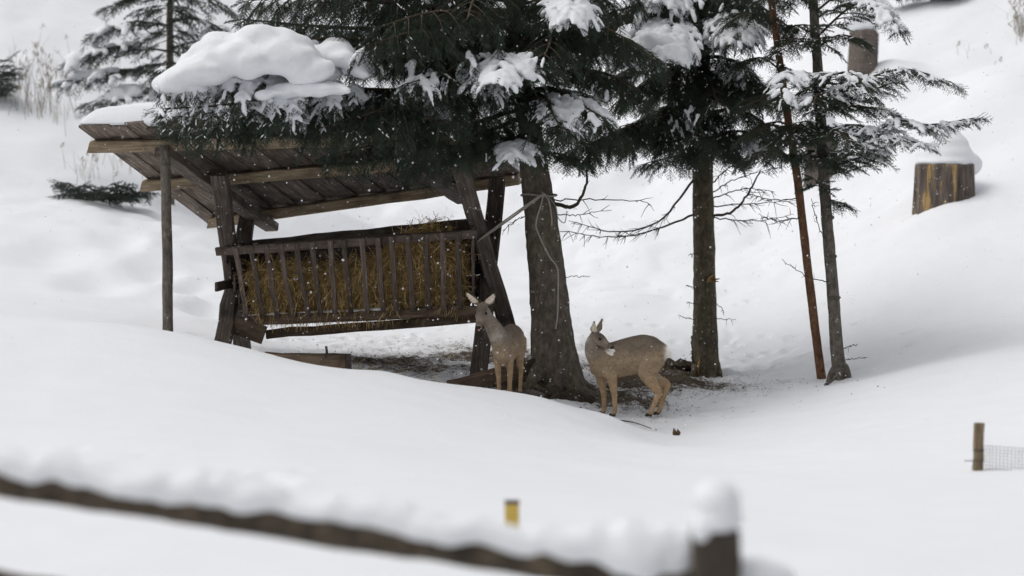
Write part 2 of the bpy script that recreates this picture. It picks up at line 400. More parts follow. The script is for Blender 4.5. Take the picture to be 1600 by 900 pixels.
def ground_h(x, y):
    x = np.atleast_1d(x).astype(float); y = np.atleast_1d(y).astype(float)
    sp = P(1475, 322, 24.8); z = base_h(x, y) + .17*ell(x, y, sp[0]-.18, sp[1]-.55, .6, .4); p = np.stack([x, y, x*0], 1); t = trod(x, y)
    near = 1-sstep(17, 24, y)
    z += (.018+.10*sstep(21, 28, y))*fbm(p, .9, 3, 3) + .018*sstep(19, 25, y)*fbm(p, 3.0, 2, 5)
    # soft humps of snow over stones and scrub on the slope behind
    hump = np.clip(vnoise(p*V(.62, .62, 1), 9), 0, 1)**1.5
    z += .42*sstep(22, 28, y)*hump + .09*sstep(22, 26, y)*np.abs(fbm(p, 1.5, 2, 41))
    z += near*(1-t)*.010*fbm(p*V(.5, 1.6, 1), 2.6, 3, 12)
    z += t*(.045*fbm(p, 3.6, 3, 21) + .016*fbm(p, 13, 2, 22))
    for (hx, hy, r) in HOOF:
        m = (np.abs(x-hx) < .3) & (np.abs(y-hy) < .3)
        if m.any():
            d = np.hypot(x[m]-hx, y[m]-hy)/r
            z[m] += -.06*np.exp(-d**2*1.2) + .014*np.exp(-(d-1.6)**2*3)
    # dents dropped from branches and old tracks in the near bank
    for (px, py, dd, r, dep) in [(425,765,9.0,.10,.04),(410,752,9.2,.06,.03),(365,742,9.3,.05,.02),(470,735,9.5,.05,.018),(120,711,10.2,.05,.02),(225,726,10.0,.05,.018),(200,717,10.1,.04,.015),(322,478,21.8,.25,.14),(300,445,22.8,.22,.10),(335,450,22.6,.16,.08),(150,430,22.0,.35,.09),(235,415,23.2,.3,.10),(80,400,23.5,.4,.10),(180,380,24.5,.3,.09)]:
        c = P(px, py, dd); d = np.hypot(x-c[0], (y-c[1])*.6)/r
        z += -dep*np.exp(-d**2) + dep*.25*np.exp(-(d-1.7)**2*3)
    return z
def axis(segs):
    out = []
    for a, b, s in segs: out += list(np.arange(a, b-1e-6, s))
    return np.array(out+[segs[-1][1]])
gx = axis([(-46, -14, 1.0), (-14, -6, .2), (-6, -3.2, .07), (-3.2, 4.6, .045), (4.6, 7, .07), (7, 14, .2), (14, 46, 1.0)])
gy = axis([(-3, 5, .5), (5, 12, .10), (12, 15, .07), (15, 21.5, .045), (21.5, 28, .09), (28, 46, .16), (46, 96, 1.2)])
GX, GY = np.meshgrid(gx, gy); fx, fy = GX.ravel(), GY.ravel()
gzv = ground_h(fx, fy); nx, ny = len(gx), len(gy)
idx = np.arange(nx*ny).reshape(ny, nx)
quads = np.stack([idx[:-1, :-1], idx[:-1, 1:], idx[1:, 1:], idx[1:, :-1]], -1).reshape(-1, 4)
GZ = gzv.reshape(ny, nx)
def gz(x, y):
    i = int(np.clip(np.searchsorted(gx, x)-1, 0, nx-2)); j = int(np.clip(np.searchsorted(gy, y)-1, 0, ny-2))
    a = (x-gx[i])/(gx[i+1]-gx[i]); b = (y-gy[j])/(gy[j+1]-gy[j])
    return float((1-a)*(1-b)*GZ[j, i]+a*(1-b)*GZ[j, i+1]+(1-a)*b*GZ[j+1, i]+a*b*GZ[j+1, i+1])
me = bpy.data.meshes.new('snow_ground')
me.vertices.add(nx*ny); me.vertices.foreach_set('co', np.stack([fx, fy, gzv], 1).astype(np.float32).ravel())
me.loops.add(quads.size); me.loops.foreach_set('vertex_index', quads.astype(np.int32).ravel())
me.polygons.add(len(quads)); me.polygons.foreach_set('loop_start', np.arange(0, quads.size, 4, dtype=np.int32))
me.update(calc_edges=True); me.polygons.foreach_set('use_smooth', [True]*len(quads))
da = me.attributes.new('dirt', 'FLOAT', 'POINT'); da.data.foreach_set('value', dirt(fx, fy).astype(np.float32))
ground = bpy.data.objects.new('snow_ground', me); col.objects.link(ground); me.materials.append(M_GROUND)
tag(ground, kind='structure')

# litter of twigs, needles and soil crumbs on the trodden floor
def litter():
    tr, cs = [], []
    cx, cy = rng.uniform(-3.2, 3.6, 60000), rng.uniform(16.3, 21.8, 60000); dd = dirt(cx, cy); ok = rng.random(60000) < dd*dd*1.1+.012
    for x, y in list(zip(cx[ok], cy[ok]))[:5200]:
        L = rng.choice([.015, .025, .05, .10], p=[.4, .35, .2, .05])*rng.uniform(.7, 1.3); w = L*rng.uniform(.25, .7) if L < .04 else rng.uniform(.004, .008)
        a = rng.uniform(0, 6.28); dv = V(math.cos(a), math.sin(a), rng.normal(0, .35)); s = V(-math.sin(a), math.cos(a), rng.normal(0, .2))
        tr.append((x, y, dv*L/2, s*w/2, rng.uniform(.002, .016), rng.uniform(.6, 1.4)))
    xs = np.array([t[0] for t in tr]); ys = np.array([t[1] for t in tr]); zs = ground_h(xs, ys); tris = []
    for (x, y, dv, s, up, v), z in zip(tr, zs):
        c = V(x, y, z+up); k = V(0, 0, .3*np.linalg.norm(s)+.002)
        for q in ((c-dv, c+s+k, c+dv), (c-dv, c+dv, c-s+k*.3)):
            tris.append(q); cs.append(np.array([(.10, .075, .05), (.05, .038, .026), (.17, .125, .075), (.03, .024, .018)][int(v*37) % 4])*v)
    o = bpy.data.objects.new('ground_litter', tri_mesh('ground_litter', np.array(tris), np.array(cs))); col.objects.link(o); o.data.materials.append(mat_vcol('litter', .9, .2, 30))
    tag(o, 'brown litter of twigs, needles and soil crumbs on the trodden floor', 'litter', kind='stuff')
litter()

# ------------------------------------------------------------------ hay rack with its plank roof
RFL, RFR, RBL, RBR = P(122, 200, 17.5), P(700, 193, 16.4), P(325, 352, 20.3), P(818, 278, 19.2)
def roof_pt(u, v, n=0.0):
    p = (1-u)*(1-v)*RFL + u*(1-v)*RFR + (1-u)*v*RBL + u*v*RBR
    du = (1-v)*(RFR-RFL)+v*(RBR-RBL); dv = (1-u)*(RBL-RFL)+u*(RBR-RFR)
    return p + n*nrm(np.cross(du, dv))
def to_px(p):
    q = p-CAM; d = q@FWD; return V(800+FPX*q[0]/d, 450-FPX*(q@UPC)/d, d)
def on_roof(px, py, n=0.0):
    best = None
    for u in np.linspace(-.02, 1.02, 80):
        for v in np.linspace(0, 1, 60):
            q = to_px(roof_pt(u, v, n)); e = (q[0]-px)**2+(q[1]-py)**2
            if best is None or e < best[0]: best = (e, u, v)
    return best[1], best[2]
rack_base = V(-1.6, 19.0, gz(-1.6, 19.0))
rack = thing('hay_rack', rack_base, 'old wooden hay rack with crossed legs under a slanting plank roof', 'hay rack')
roof = bpy.data.objects.new('roof', None); col.objects.link(roof); roof.parent = rack
ROOT['roof'] = Vector(roof_pt(.5, .5)); roof.location = ROOT['roof']-ROOT[rack.name]; roof.empty_display_size = .1
# boards, laid from the high front edge to the low back edge
u = 0.0; k = 0
while u < .995:
    w = rng.uniform(.034, .052); u1 = min(1.0, u+w)
    um = (u+u1)/2; L = np.linalg.norm(roof_pt(um, 1)-roof_pt(um, 0))
    fo = rng.normal(0, .012); bo = rng.normal(0, .012); n = .028+(.016 if k % 2 else 0)+rng.normal(0, .002)
    p0, p1 = roof_pt(um, -fo, n), roof_pt(um, 1+bo, n); wid = np.linalg.norm(roof_pt(u1, .5)-roof_pt(u, .5))
    nn = nrm(np.cross(roof_pt(1, .5)-roof_pt(0, .5), roof_pt(.5, 1)-roof_pt(.5, 0)))
    beam('plank', p0, p1, wid+.006+rng.uniform(-.012, .012), .024, M_PLANK, roof, up=nn*np.sign(nn[2]), jit=.0025, seg=5, seed=1000+k)
    u = u1; k += 1
nn = nrm(np.cross(roof_pt(1, .5)-roof_pt(0, .5), roof_pt(.5, 1)-roof_pt(.5, 0))); SG = np.sign(nn[2])
for v, h, u0, u1 in ((.125, .125, -.015, 1.0), (.50, .12, -.015, 1.0), (.93, .12, .03, 1.0)):
    beam('purlin', roof_pt(u0, v, -.055*SG), roof_pt(u1, v, -.055*SG), .10, h, M_PURLIN, roof, up=(0, -.28, 1), jit=.004, ends=(-.06, 0), seg=10, seed=int(v*100))
for u0 in (.205, .81):
    beam('rafter', roof_pt(u0, .10, -.155*SG), roof_pt(u0+.01, .985, -.155*SG), .17, .10, M_LEG, roof, up=nn*SG, seg=8, seed=int(u0*100))
def roof_hit(px, py, n):
    u, v = on_roof(px, py, n); return roof_pt(u, v, n)
NB = -.13*SG
ul, vl = on_roof(334, 272, NB); LFT = roof_pt(ul, vl, NB)
LBT = roof_hit(397, 335, NB); RFT = roof_hit(706, 250, NB); RBT = roof_hit(787, 281, NB)
def foot(px, py, d):
    p = P(px, py, d); p[2] = gz(p[0], p[1])-.12; return p
dl0, dl1, dr0, dr1 = to_px(LFT)[2], to_px(LBT)[2], to_px(RFT)[2], to_px(RBT)[2]
LFB = foot(352, 548, dl0+.15); LBB = foot(374, 545, dl1+.1)
RFB = foot(755, 590, dr0+.1); RBB = foot(812, 552, dr1+.1)
legs = []
side = nrm(roof_pt(1, .5)-roof_pt(0, .5))
for (a, b, w, h, off) in ((LFT, LBB, .15, .13, .07), (LBT, LFB, .14, .13, -.07), (RFT, RBB, .14, .13, .07), (RBT, RFB, .15, .13, -.07)):
    legs.append(beam('leg', a+side*off*.9, b+side*off*.9, .175, .13, M_LEG, rack, up=V(0, -1, .2), jit=.006, seg=9))
# the round pole propping the front corner of the roof
ptop = roof_pt(*on_roof(258, 224, -.10*SG), -.10*SG); pb = P(259, 530, to_px(ptop)[2]); pb = V(ptop[0]+.005, ptop[1], gz(ptop[0], ptop[1])-.2)
pp = catmull([pb, (pb+ptop)/2+V(.012, 0, 0), ptop], 14)
v_, f_ = loft(pp, np.linspace(.056, .05, 14), sides=12, ref=(1, 0, 0)); v_ += .006*fbm(v_, 6, 2, 4)[:, None]
part('pole', v_, f_, mat_wood('pole_wood', (.07, .05, .03), (.15, .11, .07), (.27, .21, .15)) if False else M_BARK_D, rack)
# cradle: rails, slats, back boards, trough
def lerp(a, b, t): return a+(b-a)*t
FT0, FT1 = P(338, 393, dl0+.02), P(745, 364, dr0-.02)      # front top rail
BT0, BT1 = P(372, 385, dl1-.0), P(748, 347, dr1-.05)       # back top rail
dm0, dm1 = (dl0+dl1)/2, (dr0+dr1)/2
TR0, TR1 = P(378, 500, dm0-.22), P(745, 484, dm1-.25)      # trough front lip
beam('front_rail', FT0, FT1, .05, .085, M_SLAT, rack, up=(0, -.3, 1), seg=9)
beam('back_rail', BT0, BT1, .05, .10, M_LEG, rack, seg=9)
for k in range(6):                                          # boards of the back wall
    t0 = .06+k/6.2; b0, b1 = lerp(BT0, TR0+V(0, .32, 0), t0)+V(0, .035, 0), lerp(BT1, TR1+V(0, .32, 0), t0)+V(0, .035, 0)+side*.10
    beam('back_board', b0, b1, .025, .20, M_LEG, rack, up=nrm(BT0-TR0), seg=6)
NS = 15
for k in range(NS):
    t = .075+.86*k/(NS-1)+rng.normal(0, .004)
    a = lerp(FT0, FT1, t)+V(0, -.05, .03); tb = .03+.90*k/(NS-1)
    b = lerp(TR0, TR1, tb)+V(rng.normal(0, .01), -.05, .02)
    beam('slat', a, b, .052, .034, M_SLAT, rack, up=(0, -1, .3), jit=.003, seg=5)
beam('trough_lip', TR0, TR1, .05, .10, M_TROUGH, rack, seg=9)
beam('trough_floor', TR0+V(.0, .16, -.06), TR1+V(0, .16, -.05), .30, .03, M_TROUGH, rack, seg=8)
B0, B1 = P(418, 522, dm0-.1), P(748, 497, dm1-.15)
beam('bottom_beam', B0, B1, .09, .10, M_TROUGH, rack, seg=9)
beam('side_block', P(366, 507, dm0-.27), P(413, 533, dm0-.27)+V(0, 0, .06), .05, .20, M_TROUGH, rack, seg=3)
beam('end_board', P(345, 445, dl0+.5)+V(0, -.3, 0), P(345, 445, dl0+.5)+V(0.1, .35, 0), .03, .10, M_LEG, rack, seg=3)
for (e, tt) in ((1, .985), (0, .03)):                        # boards closing the two ends of the cradle
    for k in range(5):
        q = .06+.19*k; a = lerp(lerp(FT0, FT1, tt), lerp(TR0, TR1, tt), q)-V(0, .03, 0); b = lerp(lerp(BT0, BT1, tt), lerp(TR0, TR1, tt)+V(0, .34, 0), q)+V(0, .03, 0)
        beam('end_board', a, b, .024, .20, M_LEG, rack, up=(0, 0, 1), seg=4, jit=.002)
# snow lying on the trough lip and roof
def strip_snow(a, b, r, n, name, label, seed, vox=.012):
    ps = []
    for k in range(n):
        t = k/(n-1); w = r*(.5+.9*abs(vnoise(V(t*9, seed, 0)[None], seed)[0]))
        ps.append(ellipsoid(lerp(a, b, t)+V(0, rng.normal(0, .006), w*.25), (np.linalg.norm(b-a)/n*1.1, w*1.3, w*.8), b-a))
    v, f, _ = remeshed(*merge(ps), vox, 3)
    return tag(part(name, v, f, M_SNOW), label, 'snow', kind='stuff')
strip_snow(lerp(TR0, TR1, .02)+V(0, -.005, .045), lerp(TR0, TR1, .62)+V(0, -.005, .045), .022, 44, 'trough_snow', 'thin line of snow along the lip of the hay trough', 5)
def roof_snow():
    nu, nv = 90, 60; top = []; bot = []
    for i in range(nu+1):
        for j in range(nv+1):
            u, v = i/nu, j/nv
            e = min(u*4.0, (1-u)*4.0)/.32; e2 = min(v*2.9, (1-v)*2.9)/.22
            th = .25*math.sqrt(max(0, 1-(1-min(1, e))**2))*math.sqrt(max(0, 1-(1-min(1, e2))**2))
            p = roof_pt(u, .004+v*.992, 0); top.append(p+V(0, 0, .058*1+th)); bot.append(p+V(0, 0, .05))
    top = np.array(top); th = top[:, 2]-np.array(bot)[:, 2]
    top[:, 2] += np.clip(th, 0, .1)*.35*fbm(top, 2.2, 3, 8)
    v = np.vstack([top, bot]); f = []; N = (nu+1)*(nv+1); g = lambda i, j: i*(nv+1)+j
    for i in range(nu):
        for j in range(nv):
            f.append((g(i, j), g(i+1, j), g(i+1, j+1), g(i, j+1))); f.append((N+g(i, j), N+g(i, j+1), N+g(i+1, j+1), N+g(i+1, j)))
    for i in range(nu): f += [(g(i, 0), N+g(i, 0), N+g(i+1, 0), g(i+1, 0)), (g(i, nv), g(i+1, nv), N+g(i+1, nv), N+g(i, nv))]
    for j in range(nv): f += [(g(0, j), g(0, j+1), N+g(0, j+1), N+g(0, j)), (g(nu, j), N+g(nu, j), N+g(nu, j+1), g(nu, j+1))]
    tag(part('roof_snow', v, f, M_SNOW), 'thick blanket of snow lying on the plank roof', 'snow', kind='stuff')
roof_snow()

# hay: a lumpy core and a coat of loose stalks
def hay():
    def pt(t, s, q):
        """t along the rack, s top to bottom, q front to back"""
        a = lerp(lerp(FT0, FT1, t), lerp(TR0, TR1, t), s); b = lerp(lerp(BT0, BT1, t), lerp(TR0, TR1, t)+V(0, .34, 0), s)
        return lerp(a+V(0, .09, 0), b-V(0, .05, 0), q)
    def top(t):   # how high the hay reaches along the rack (s of its surface)
        return .34-.12*math.sin(t*9+.5)*.4-.30*math.exp(-((t-.80)/.14)**2)-.05*t
    ps = []
    for i in range(46):
        t = .085+.86*i/45
        for q in (.25, .6):
            for s in np.linspace(top(t)+.06, .93, 7):
                r = .085*rng.uniform(.8, 1.15); ps.append(ellipsoid(pt(t, s, q)+rng.normal(0, .015, 3), (r, r*.8, r), base=ICO1))
    v, f, _ = remeshed(*merge(ps), .03, 2)
    tris, cs = [], []
    pal = np.array([(.30, .215, .09), (.22, .155, .065), (.15, .105, .045), (.38, .29, .14), (.10, .07, .03)])*V(1.75, 1.72, 1.8)*V(1.3, 1.3, 1.3, 1.05, 1.3)[:, None]
    def stalk(p, d, L, bend, c, w):
        n = 3; pr = p; s = nrm(np.cross(d, V(rng.normal(), rng.normal(), rng.normal())+1e-3))*w
        for k in range(n):
            nx_ = pr+d*L/n; d = nrm(d+bend/n)
            tris.append((pr-s, pr+s, nx_+s)); tris.append((pr-s, nx_+s, nx_-s)); cs.append(c); cs.append(c); pr = nx_
    for k in range(9500):
        t = rng.uniform(.075, .955); tp = top(t); face = rng.random()
        if face < .80: s, q = tp+(.97-tp)*rng.random(), rng.uniform(-.10, .10)
        else: s, q = tp+rng.uniform(-.05, .03), rng.uniform(0, .8)
        p = pt(t, s, q)+V(0, .02-(.06*max(0, math.sin(t*23+s*6))+.13*max(0, s-.45)*(.6+.6*math.sin(t*31)))*rng.random(), 0)
        d = nrm(V(rng.normal(0, .6), rng.normal(-.05, .25), rng.normal(-.35, .8))); c = pal[rng.choice(5, p=[.3, .28, .2, .12, .1])]*rng.uniform(.75, 1.2)
        stalk(p, d, rng.uniform(.07, .22), V(rng.normal(0, .5), rng.normal(0, .3), -.5), c, rng.uniform(.0016, .0032))
    for k in range(260):    # wisps through the slats and under the trough
        t = rng.uniform(.08, .62); p = pt(t, .97, 0)+V(0, -.06, -.02)
        stalk(p, nrm(V(rng.normal(0, .3), -.1, -1)), rng.uniform(.06, .17), V(rng.normal(0, .3), 0, -.3), pal[rng.choice(4)], .002)
    core = np.array(v); fc = []
    for q in f:
        for k in range(1, len(q)-1): fc.append((core[q[0]], core[q[k]], core[q[k+1]]))
    tris = np.array(tris); fc = np.array(fc); allt = np.vstack([fc, tris]); ac = np.vstack([np.tile(V(.24, .17, .08), (len(fc), 1)), np.array(cs)])
    o = bpy.data.objects.new('hay', tri_mesh('hay', allt, ac)); col.objects.link(o); o.data.materials.append(M_HAY)
    tag(o, 'loose golden brown hay filling the slatted rack', 'hay', kind='stuff')
    # scattered hay on the floor before the rack
    tris, cs2 = [], []; cs.clear()
    T2 = []
    for k in range(900):
        c0 = P(rng.normal(640, 45), 590, rng.normal(17.0, .25)) if rng.random() < .75 else P(rng.normal(590, 60), 590, rng.normal(18.4, .5))
        z = gz(c0[0], c0[1])+rng.uniform(.0, .05); a = rng.uniform(0, 6.28); d = V(math.cos(a), math.sin(a), rng.normal(.1, .25))*rng.uniform(.04, .10)
        p = V(c0[0], c0[1], z); s = V(-math.sin(a), math.cos(a), .5)*.0025
        T2 += [(p-d-s, p-d+s, p+d+s), (p-d-s, p+d+s, p+d-s)]; c = pal[rng.choice(5)]*rng.uniform(.6, 1.0); cs2 += [c, c]
    o = bpy.data.objects.new('scattered_hay', tri_mesh('scattered_hay', np.array(T2), np.array(cs2))); col.objects.link(o); o.data.materials.append(M_HAY)
    tag(o, 'wisps of dropped hay on the ground before the rack', 'hay', kind='stuff')
hay()

# squared timber trough lying on the ground and the odd boards by the trunk
dtr = 17.35
tb = thing('feeding_box', P(485, 578, dtr), 'low brown wooden feeding box half buried in the snow', 'box')
A0, A1 = P(405, 566, dtr+.25), P(540, 569, dtr)
beam('board', A0, A1, .03, .17, M_TROUGH, tb, seg=5); beam('board', A0+V(.03, .22, .0), A1+V(.03, .22, 0), .03, .16, M_TROUGH, tb, seg=5)
beam('end_board', A1+V(-.01, .005, 0), A1+V(.02, .225, 0), .03, .165, M_LEG, tb, seg=2)
beam('floor_board', A0+V(0, .11, -.04), A1+V(0, .11, -.04), .2, .03, M_LEG, tb, seg=4)
beam('peg', P(509, 560, dtr-.02), P(510, 541, dtr-.02), .022, .022, M_LEG, tb, up=(0, 1, 0), seg=2)

# ------------------------------------------------------------------ spruces
def make_sprig(L, nside, seed, nl=.022, step=.0085, around=3, nw=.0024):
    """one spray of spruce: a twig along +X with side twigs, all set with needles; returns needle and wood triangles"""
    r = np.random.default_rng(seed); axes = [(V(0, 0, 0), V(1, 0, 0), L, 1.0)]
    for k in range(nside):
        t = .12+.78*k/max(1, nside-1)*.92; sg = 1 if k % 2 else -1
        d = nrm(V(.75, sg*.75, r.normal(-.12, .12))); axes.append((V(L*t, 0, -.02*t*t), d, L*(.62-.42*t)*r.uniform(.8, 1.15), .8))
    nd, wd = [], []
    for (o, d, l, _) in axes:
        s = nrm(np.cross(d, EZ)); u = np.cross(s, d); n = max(3, int(l/step)); w = .0022
        e = o+d*l-EZ*.12*l*l/L
        wd += [(o-s*w, o+s*w, e), (o-u*w, o+u*w, e)]
        for i in range(n):
            t = (i+r.random())/n; b = o+d*l*t-EZ*.12*l*l*t*t/L
            for q in range(around):
                a = r.uniform(0, 6.283); rad = math.cos(a)*s+math.sin(a)*u+.35*u
                dv = nrm(d*.75+nrm(rad)*.85); ln = nl*r.uniform(.75, 1.15)*(1-.25*t); wv = nrm(np.cross(dv, rad+V(.01, .02, .03)))*nw
                nd.append((b-wv, b+wv, b+dv*ln))
    return np.array(nd), np.array(wd)
TEMPL = [make_sprig(.20, 8, 50+i) for i in range(5)]
TEMPL_FAR = [make_sprig(.24, 6, 80+i, nl=.034, step=.014, around=2, nw=.005) for i in range(4)]
TEMPL_YOUNG = [make_sprig(.20, 7, 90+i, nl=.019, step=.009, around=3) for i in range(4)]
class Tree:
    def __init__(s, name, base, label, cat='tree', group=None, bark=M_BARK_A, needles=M_NEEDLE, templ=None):
        s.root = thing(name, base, label, cat, group); s.sprigs = []; s.bark = bark; s.needles = needles; s.templ = templ or TEMPL; s.twigw = []; s.label = label
    def trunk(s, pts, radii, sides=22, n=70, bark_amp=.010, roots=()):
        p = catmull(pts, n); k = np.interp(np.linspace(0, len(pts)-1, n), range(len(pts)), radii)
        v, f = loft(p, k, sides=sides, ref=(1, 0, 0)); v += nrm_rows(v-np.repeat(p, sides, 0))*(bark_amp*fbm(v*V(1, 1, .6), 9, 3, 14)+.6*bark_amp*fbm(v*V(1, 1, .5), 28, 2, 15))[:, None]
        parts = [(v, f)]
        for (a, b, r0) in roots:
            q = catmull([a, (np.asarray(a)+b)/2+V(0, 0, .04), b], 10); rv, rf = loft(q, np.linspace(r0, r0*.25, 10), sides=10); rv = rv+.012*fbm(rv, 12, 2, 9)[:, None]; parts.append((rv, rf))
        s.tr = part('trunk', *merge(parts), s.bark, s.root); return s
    def limb(s, pts, r0=.03, side=.55, droop=.35, dens=.085, bare=.12, sp=.075, hang=.25, scale=1.0, name='branch', dust=.0, taper=.5, tipfill=True):
        pts = [np.asarray(q, float) for q in pts]; L = sum(np.linalg.norm(pts[i+1]-pts[i]) for i in range(len(pts)-1))
        n = max(8, int(L/.08)); p = catmull(pts, n); tan = np.gradient(p, axis=0); tan /= np.linalg.norm(tan, axis=1)[:, None]
        parts = [loft(p, np.linspace(r0, .006, n), sides=7)]
        arc = np.concatenate([[0], np.cumsum(np.linalg.norm(np.diff(p, axis=0), axis=1))]); tot = arc[-1]; a = bare*tot; sg = 1
        while a < tot:
            i = min(n-1, np.searchsorted(arc, a)); t = a/tot; T = tan[i]; lat = nrm(np.cross(EZ, T))*sg
            prof = min(1, (t-bare)/.18+.35)*(1-t)**taper+.12; l = side*prof*rng.uniform(.7, 1.2)
            d = nrm(lat*rng.uniform(.75, 1.0)+T*rng.uniform(.45, .8)+EZ*rng.normal(.02, .08))
            m = max(3, int(l/sp)); tt = np.linspace(0, 1, m+1)
            q = p[i]+np.outer(tt*l, d)-np.outer(droop*l*tt**2, EZ)
            parts.append(loft(q, np.linspace(.007, .0025, m+1), sides=4, caps=False))
            for j in range(1, m+1):
                td = nrm(q[j]-q[j-1])
                for w in ((-1, 1) if j < m else (0,)):
                    if rng.random() < .08: continue
                    ss = nrm(np.cross(EZ, td)); dv = nrm(td*.8+ss*w*rng.uniform(.4, .8)-EZ*(hang*rng.uniform(.3, 1.6))); s.sprigs.append((q[j], dv, scale*rng.uniform(.7, 1.15)*(.75+.35*(1-t)), dust))
                if hang > .45 and rng.random() < .55:
                    s.sprigs.append((q[j], nrm(td*.35+V(rng.normal(0, .3), rng.normal(0, .3), -1)), scale*rng.uniform(.8, 1.3), 0))
            a += dens*rng.uniform(.7, 1.3); sg = -sg
        T = tan[-1]; s.sprigs.append((p[-1], nrm(T-EZ*.2), scale, dust))
        b = part(name, *merge(parts), M_TWIG, s.root); return p
    def bare(s, pts, r0=.012, twigs=6, tl=.18, mat=None, name='dead_branch', seed=1, r1=.003):
        r = np.random.default_rng(seed); p = catmull(pts, 22); p[1:-1] += r.normal(0, .006, (20, 3)); parts = [loft(p, np.linspace(r0, r1, 22), sides=6)]
        for k in range(twigs):
            i = r.integers(4, 21); d = nrm(p[min(21, i+1)]-p[i-1]); e = nrm(d*.8+V(r.normal(0, .6), r.normal(0, .6), r.normal(-.25, .5))); l = tl*r.uniform(.4, 1.2)
            q = np.array([p[i], p[i]+e*l*.5+V(0, 0, -.01), p[i]+e*l+V(0, 0, r.normal(-.02, .03))]); parts.append(loft(q, [.004, .003, .0015], sides=4, caps=False))
        part(name, *merge(parts), mat or M_DEADTWIG, s.root)
    def finish(s):
        """needles of the whole crown as one part"""
        by = {}
        for (p, d, sc, du) in s.sprigs: by.setdefault(rng.integers(len(s.templ)), []).append((p, d, sc))
        nd, wd = [], []
        for k, lst in by.items():
            R = np.stack([frame_x(d)@rollx(rng.normal(0, .5))*sc for (p, d, sc) in lst]); T = np.stack([p for (p, d, sc) in lst])
            for src, out in ((s.templ[k][0], nd), (s.templ[k][1], wd)):
                out.append((np.einsum('nij,mkj->nmki', R, src)+T[:, None, None, :]).reshape(-1, 3, 3))
        nd = np.concatenate(nd); wd = np.concatenate(wd); base = np.array(ROOT[s.root.name])
        me = tri_mesh('crown', np.concatenate([nd, wd])-base); me.materials.append(s.needles); me.materials.append(M_TWIG)
        me.polygons.foreach_set('material_index', np.concatenate([np.zeros(len(nd), np.int32), np.ones(len(wd), np.int32)]))
        o = bpy.data.objects.new('crown', me); col.objects.link(o); o.parent = s.root; tag(o, kind='stuff'); s.ntri = len(nd)
        return s
def rollx(a): return np.array([[1, 0, 0], [0, math.cos(a), -math.sin(a)], [0, math.sin(a), math.cos(a)]])
def nrm_rows(v): return v/(np.linalg.norm(v, axis=1)[:, None]+1e-9)
def snow_on(trees, zones, label, name='branch_snow', vox=.016, seed=0, dust=True):
    """snow caught on the sprays: round each zone centre the sprays carry thick pads; elsewhere flecks"""
    r = np.random.default_rng(500+seed); pads = []
    for (c, rad, th, pr) in zones:
        c = np.asarray(c)
        for t in trees:
            for (p, d, sc, du) in t.sprigs:
                q = (p-c)/np.asarray(rad); k = q@q
                if k > 1 or r.random() > pr: continue
                h = th*(1.0-.45*k)*r.uniform(.65, 1.15); mid = p+d*.085*sc
                pads.append(ellipsoid(mid+V(0, 0, h*.30), (.105*sc, h*.85, h*.60), d, ICO1))
                if k < .45: pads.append(ellipsoid(p+V(0, 0, h*.35), (h*1.2, h*1.1, h*.7), d, ICO1))
    if not pads: return
    v, f, n = remeshed(*merge(pads), vox, 3, .5)
    v = v+n*(.012*fbm(v, 7, 2, 3)+.004*fbm(v, 25, 2, 4))[:, None]
    for blob in zones_extra.pop(name+str(seed), []):      # the heaviest pads: broad smooth pillows
        bv, bf, bn = remeshed(*merge([ellipsoid(c, rr, d, ICO2) for (c, rr, d) in blob]), .026, 16, .6)
        bv = bv+bn*(.030*fbm(bv, 2.6, 3, 2)+.013*fbm(bv, 8, 3, 3))[:, None]
        v, f = merge([(v, f), (bv, bf)])
    tag(part(name, v, f, M_SNOW), label, 'snow', kind='stuff')
def fleck_snow(tree, label, p_all, seed, size=1.0):
    r = np.random.default_rng(900+seed); v8 = np.array([(1,0,0),(0,1,0),(-1,0,0),(0,-1,0),(0,0,1),(0,0,-.5)], float)
    f8 = [(0,1,4),(1,2,4),(2,3,4),(3,0,4),(1,0,5),(2,1,5),(3,2,5),(0,3,5)]; tr = []
    for (p, d, sc, du) in tree.sprigs:
        if r.random() > max(p_all, du): continue
        for k in range(r.integers(1, 6)):
            w = nrm(np.cross(EZ, d)); e = nrm(d+w*r.choice([-.8, 0, .8])); c = p+d*.17*sc*r.random()+w*r.normal(0, .025)+V(0, 0, .006)
            vv = (v8*V(r.uniform(.012, .032), r.uniform(.004, .009), r.uniform(.004, .008))*size)@frame_x(e).T+c
            tr += [(vv[a], vv[b], vv[q]) for a, b, q in f8]
    if tr:
        o = bpy.data.objects.new('snow_flecks', tri_mesh('snow_flecks', np.array(tr))); col.objects.link(o); o.data.materials.append(M_SNOW); tag(o, label, 'snow', kind='stuff')
zones_extra = {}
def PX(px, py, d): return P(px, py, d)

# --- the big leaning spruce beside the rack
dA = 17.85
bA = P(874, 640, dA); bA[2] = gz(bA[0], bA[1])
A = Tree('spruce_tree', bA, 'thick leaning spruce between the rack and the deer, roped to the rack')
tp = [P(876, 665, dA), P(873, 622, dA), P(868, 575, dA), P(862, 520, dA), P(856, 440, dA), P(846, 350, dA), P(836, 270, dA), P(826, 190, dA), P(814, 90, dA), P(800, -30, dA), P(780, -200, dA+.1), P(740, -560, dA+.3)]
A.trunk(tp, np.array([56, 47, 40, 33, 29, 26, 23, 17, 14, 12, 9, 2])/FPX*dA, n=110, sides=26, bark_amp=.014, roots=[
    (P(850, 575, dA-.05), P(838, 612, dA-.5)+V(-.1, 0, 0), .13), (P(872, 600, dA-.1), P(850, 640, dA-.75), .12), (P(890, 600, dA), P(935, 640, dA-.3), .10), (P(880, 600, dA+.1), P(930, 610, dA+.4), .1), (P(855, 590, dA), P(790, 605, dA+.1), .09)])
def la(*p, **k): A.limb([P(*q) for q in p], **k)
